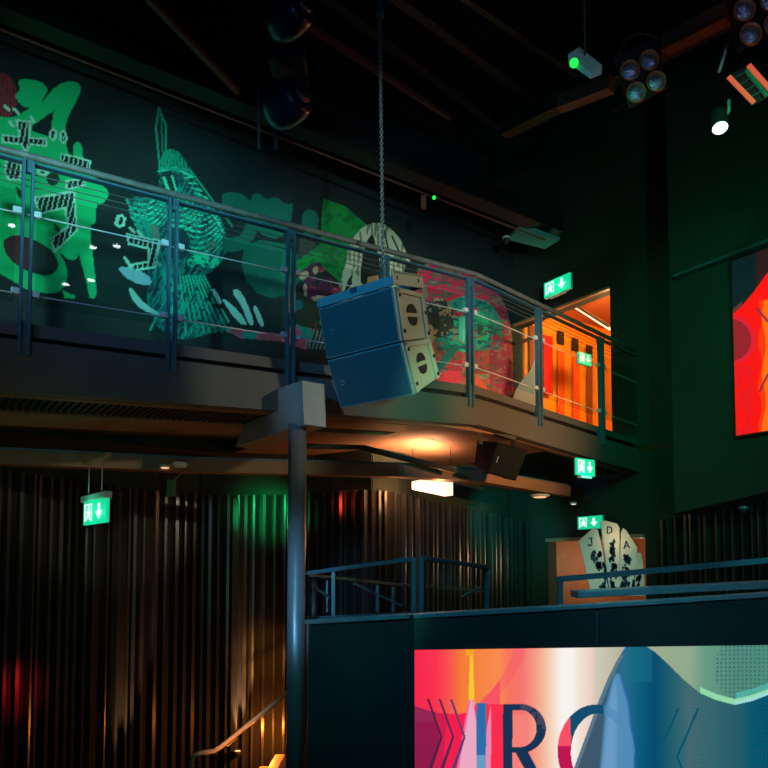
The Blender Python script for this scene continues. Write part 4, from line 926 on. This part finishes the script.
# moving heads
def moving_head(cx, cy, Y, label, sc=1.):
    c = P(cx, cy, Y); th = thing('moving_head_light', label, 'light', c, 'moving head lights')
    ax = V((.75, -.62, .1)).normalized(); S = .17*sc
    prof = [(-1.25, .2), (-1.2, .55), (-1.0, .8), (-.6, .95), (0, 1.0), (.5, .98), (.8, .9), (.95, .78), (1.0, .6)]
    hd = MB().lathe(c, ax, [(a*S, r*S) for a, r in prof], 28).build('head', mat('moving_head_plastic', (30, 40, 58), .3, coat=.5), th)
    MB().lathe(c+ax*S*1.0, ax, [(0, .52*S), (.02, .5*S), (.03, .3*S)], 24).build('lens', 'reflector', hd)
    sd = ax.cross(Z).normalized(); mb = MB()
    for s in (-1, 1): mb.beam(c+sd*S*1.12*s-Z*.05*sc, c+sd*S*1.12*s+Z*S*1.7, .05*sc, .03*sc)
    mb.beam(c-sd*S*1.2+Z*S*1.7, c+sd*S*1.2+Z*S*1.7, .08*sc, .05*sc); mb.build('yoke', mat('yoke_plastic', (24, 32, 46), .4), th, bevel=.01)
    MB().box(c+Z*S*2.05, V((S*.9, 0, 0)), V((0, S*.8, 0)), Z*S*.3).build('base', 'black', th, bevel=.02)
moving_head(288, 103, 5.9, 'lower moving head light with round dark body', 1.05)
moving_head(290, 15, 5.8, 'upper moving head light at the top edge of the picture', 1.05)
# blinders
def blinder(ctr, lamps, corners, Y, r, label):
    c = P(ctr[0], ctr[1], Y); th = thing('blinder_light', label, 'light', c)
    pp = [P(x, y, Y) for x, y in corners]; back = V((.05, .12, .08)); n = V((0, -1, 0))
    mb = MB(); mb.hex(pp, [p+back for p in pp]); mb.build('housing', mat('blinder_housing', (8, 12, 14), .5), th, bevel=.006)
    for x, y in lamps:
        q = P(x, y, Y-.004); ax = V((-.05, -1, -.15)).normalized()
        lm = MB().lathe(q, ax, [(0, r*1.0), (.012, r*1.12), (.03, r*1.1), (.03, r*.97), (.012, r*.9)], 28).build('lamp_ring', 'ring', th)
        MB().lathe(q+ax*.013, ax, [(0, r*.95), (.010, r*.8), (.014, r*.4), (.02, r*.1)], 28).build('reflector', 'reflector', lm)
blinder((641, 73), [(629, 72), (648, 62), (635, 94), (655, 83)], [(612, 57), (655, 36), (668, 87), (629, 109)], 5.0, .066, 'four lamp blinder light with bluish reflectors near the emergency lamp')
blinder((752, 22), [(743, 12), (749, 36), (769, 2), (773, 26)], [(726, -4), (778, -28), (792, 22), (739, 52)], 4.6, .068, 'amber ringed blinder light in the top right corner of the picture')
mb = MB(); mb.tube([P(614, 60, 5.05), P(628, 38, 5.1), P(640, 33, 5.1), P(658, 38, 5.05)], .008, 8); tag(mb.build('hanging_bracket', 'black'), 'curved black bracket above the left blinder light', 'bracket')
# rgb strip light
th = thing('strip_light', 'coloured strip light with red and green bars below the right blinder', 'light', P(750, 85, 4.6))
MB().hex([P(727, 77, 4.62), P(750, 63, 4.62), P(776, 92, 4.62), P(754, 105, 4.62)], [P(729, 76, 4.75), P(752, 62, 4.75), P(778, 91, 4.75), P(756, 104, 4.75)]).build('housing', 'black', th)
def bar(a, b, wd, m, nm): MB().beam(P(a[0], a[1], 4.59), P(b[0], b[1], 4.59), .012, wd, up=V((0, 1, 0)).cross(P(b[0], b[1], 4.59)-P(a[0], a[1], 4.59))).build(nm, m, th)
bar((728.5, 76.5), (754, 103), .03, 'redled', 'red_bar'); bar((748.5, 65), (775, 95), .032, 'redled', 'red_bar'); bar((746, 70), (767, 96), .024, 'grnstrip', 'green_bar')
for k in range(4): bar((733+k*6, 79+k*6), (745+k*6, 72+k*6), .006, 'steel', 'louvre')
# spot
c = P(720, 127, 4.8); th = thing('spotlight', 'bright white spotlight hanging below the coloured strip light', 'light', c)
ax = V((-.12, -.3, -.95)).normalized()
MB().lathe(c-ax*.16, ax, [(0, .03), (.02, .05), (.08, .055), (.16, .058), (.17, .06)], 24).build('can', 'black', th)
MB().lathe(c+ax*.008, ax, [(0, .052), (.01, .045), (.014, .02)], 24).build('lens', 'spotlens', th)
MB().tube([c-ax*.08+V((.03, 0, .02)), P(729, 112, 4.85), P(729, 100, 4.85)], .012, 8).build('arm', 'steel2', th)
# emergency lamp
th = thing('emergency_light', 'pale ceiling emergency lamp with green lit end', 'lamp', P(584, 64, 4.6))
mb = MB(); mb.hex([P(567, 54, 4.6), P(579, 46, 4.75), P(603, 65, 4.65), P(590, 72, 4.5)], [P(568, 63, 4.58), P(579, 57, 4.75), P(602, 75, 4.65), P(590.5, 80, 4.5)]); mb.build('case', mat('emergency_case', (190, 200, 175), .5), th, bevel=.01)
c = P(585, 55, 4.66); MB().tube([c, V((c.x, c.y, ceilz))], .008, 8).build('drop_rod', 'black', th); c = P(574, 63, 4.53); MB().lathe(c, V((-.2, -.9, -.5)), [(0, .03), (.012, .028), (.02, .015)], 16).build('indicator', 'greenled', th)

# real lamps over the dance floor behind the camera whose images show in the balcony glass
gn = -nv
for (px, py) in ((93, 247), (117, 246), (66, 284), (91, 280), (45, 314), (12, 225)):
    hit = ray_plane(px, py, A+nv*.03, nv); d = (hit-V((0, 0, E))).normalized(); r = d-nv*2*d.dot(nv)
    p = hit+r*6.2
    th = thing('stage_lamp', 'round cool lamp mirrored in the left balcony glass', 'lamp', p, 'cool lamps mirrored in the left glass panels')
    MB().lathe(p, -Z, [(0, .05), (.008, .045)], 20).build('lens', 'downlens', th)
    MB().lathe(p+Z*.1, -Z, [(0, .045), (.09, .06), (.099, .06)], 20).build('can', 'black', th)
    MB().tube([p+Z*.1, V((p.x, p.y, ceilz))], .01, 6).build('drop_rod', 'black', th)

# ---------------------------------------------------------------- lights
def spot(loc, to, W_, col, ang=40, blend=.6, r=.1):
    l = bpy.data.lights.new('spot', 'SPOT'); l.energy = W_; l.color = lin(col); l.spot_size = math.radians(ang); l.spot_blend = blend; l.shadow_soft_size = r
    o = bpy.data.objects.new('spot', l); C.objects.link(o); o.location = loc; o.rotation_euler = (V(to)-V(loc)).to_track_quat('-Z', 'Y').to_euler(); return o
def point(loc, W_, col, r=.05):
    l = bpy.data.lights.new('point', 'POINT'); l.energy = W_; l.color = lin(col); l.shadow_soft_size = r
    o = bpy.data.objects.new('point', l); C.objects.link(o); o.location = loc; return o
def onmural(px, py): return ray_plane(px, py, A+nv*D, nv)
# mural: green-teal washes from the room
spot((-2.4, -1.0, 3.9), onmural(45, 225), 1600, (165, 255, 245), 27, 1.)
spot((-1.0, 0, 4.4), onmural(190, 255), 1500, (140, 255, 250), 24, .9)
spot((.9, .5, 4.4), onmural(340, 268), 1000, (205, 255, 235), 20, .9)
spot((1.2, 1.5, 4.2), onmural(465, 325), 1200, (235, 255, 245), 22, 1.)
spot((.5, 0, 4.4), onmural(470, 230), 160, (40, 220, 255), 24, 1.)
# blue on the railing and speaker from left front
spot((-3.5, -1.5, 5.8), RAIL.at(.12)-Z*.1, 900, (50, 140, 255), 26, 1., .25)
spot((-2.2, .5, 4.2), Q1(Wd*.5, 0, H1), 520, (20, 165, 225), 20, .5)
# warm white on the speaker side and right part of the fascia
spot((5.2, 1.2, 5.2), Q1(0, .2, H1), 620, (255, 245, 205), 16, .5)
spot((4.5, 1.0, 3.3), P(528, 414, 7.5), 3000, (255, 178, 120), 22, 1.)
spot((1.0, 1.0, 3.2), P(425, 398, 6.7), 1200, (150, 240, 185), 13, 1.)
spot((-2.0, 0.5, 3.0), P(297, 590, 5.6), 900, (130, 195, 245), 15, 1.)
spot((-1.5, 0, 4), P(150, 365, 5), 60, (180, 200, 220), 60, .9, .3)
# pendant lamp and lower area
lq = P(428, 480, 8.2); spot(lq, lq+Z+V((-.2, .1, 0)), 170, (255, 178, 128), 150, .9, .12); point(P(440, 484, 7.75), 4, (255, 180, 120), .05)
point(P(398, 489, 8.25), 12, (255, 170, 105), .12)
spot((-2.6, 2.2, 1.6), P(60, 425, 5.8), 34, (255, 170, 110), 60, 1.); spot((-.6, 2.6, 1.6), P(300, 440, 7), 26, (255, 170, 110), 40, 1.)
point(EW(1.2, ztop-.3, .9), 90, (255, 200, 130), .15)
point(EW((s_l0+s_l1)/2, zlt-.3, 1.2), 34, (255, 200, 150), .1)
# green spill
spot((-3.2, 1.6, 3.4), P(285, 405, 5.6), 300, (150, 185, 215), 9, 1.); spot((3.0, 3.0, 5.2), EW(2.5, 5.0), 150, (40, 255, 170), 80, .9); spot((1.1, 2.6, 5.7), EW(2.9, 4.9), 300, (40, 255, 180), 40, 1.)
spot((2.5, 2.5, 2.8), P(720, 545, 8), 120, (60, 220, 230), 26, .9)
spot(P(175, 505, 7.9), P(262, 515, 8.75), 240, (20, 255, 140), 34, 1.); spot(P(262, 485, 7.6), P(262, 510, 8.9), 50, (20, 255, 140), 46, 1.)
spot(P(500, 500, 8.8), P(505, 530, 10.2), 60, (30, 230, 200), 70, .8)
spot(P(306, 498, 8.2), P(350, 504, 8.55), 26, (255, 70, 40), 34, 1.); spot(P(418, 500, 8.2), P(330, 502, 8.6), 16, (255, 170, 110), 26, 1.)
spot((2.2, 4.9, 3.1), P(520, 590, 10.3), 60, (255, 200, 160), 14, .9)
spot(P(120, 690, 6.6), P(28, 692, 7.1), 75, (255, 24, 44), 30, 1.)  # added red spot, stands in for screen reflections on the slats
spot((1.6, 2.6, 4.6), P(612, 560, 6.4), 280, (215, 245, 215), 12, .8)
spot((-1.5, 1.2, 5.5), P(440, 590, 4.6), 420, (80, 200, 225), 40, .9)
spot((1.0, 1.2, 5.5), P(690, 590, 4.6), 380, (130, 215, 225), 30, .9)
spot((0, 1.5, 2.2), P(150, 530, 8), 60, (90, 225, 200), 60, 1.); spot((1.2, 4.6, 3.0), P(430, 560, 9.5), 34, (90, 220, 170), 36, 1.)
point(s1[0]+s1[1]*.15, 1.2, (60, 255, 190), .05); point(s2[0]+s2[1]*.15, 1.5, (60, 255, 190), .05); point(s3[0]+s3[1]*.1-Z*.1, 1.5, (60, 255, 200), .05)
# uplights on the slat wall
for px, py, Y, W_ in ((237.5, 751, 8.66, 500), (119.5, 790, 7.92, 340)):
    c = uplight(px, py, Y, 'small warm uplight at the foot of the slat wall '+('near the stairs' if px > 200 else 'at left'))
    spot(c+Z*.03, c+Z*.8+V((0, .14, 0)), W_*.7, (255, 180, 125), 26, 1., .02)
point(P(268, 742, 8.4), 34, (255, 140, 50), .05)
spot((-1.6, 2.5, 4.4), P(240, 728, 6.9), 420, (220, 225, 245), 10, .9); spot((-1.3, 3.6, .1), P(236, 732, 6.9), 800, (255, 160, 70), 9, .9)
# stage lamps high up catching the fixtures
spot((2.5, 1.0, 5.0), P(640, 70, 5), 70, (130, 170, 255), 50, .8)
spot((3.5, 1.0, 5.0), P(690, 40, 5), 30, (255, 190, 140), 40, .8)
spot((-1.0, 1.5, 4.6), P(290, 90, 5.9), 26, (50, 120, 255), 30, .8)
spot((-.6, 1.0, 3.6), P(381, 150, 5.1), 40, (90, 160, 220), 34, .8)
wd_ = bpy.data.worlds.new('world'); bpy.context.scene.world = wd_; wd_.use_nodes = True
wd_.node_tree.nodes['Background'].inputs[0].default_value = (.2, .5, .6, 1); wd_.node_tree.nodes['Background'].inputs[1].default_value = .0
s = bpy.context.scene; s.view_settings.view_transform = 'Standard'; s.view_settings.look = 'None'; s.view_settings.gamma = 1; s.view_settings.exposure = 0
s.cycles.use_denoising = True; s.cycles.max_bounces = 6
try: s.cycles.use_light_tree = True
except Exception: pass
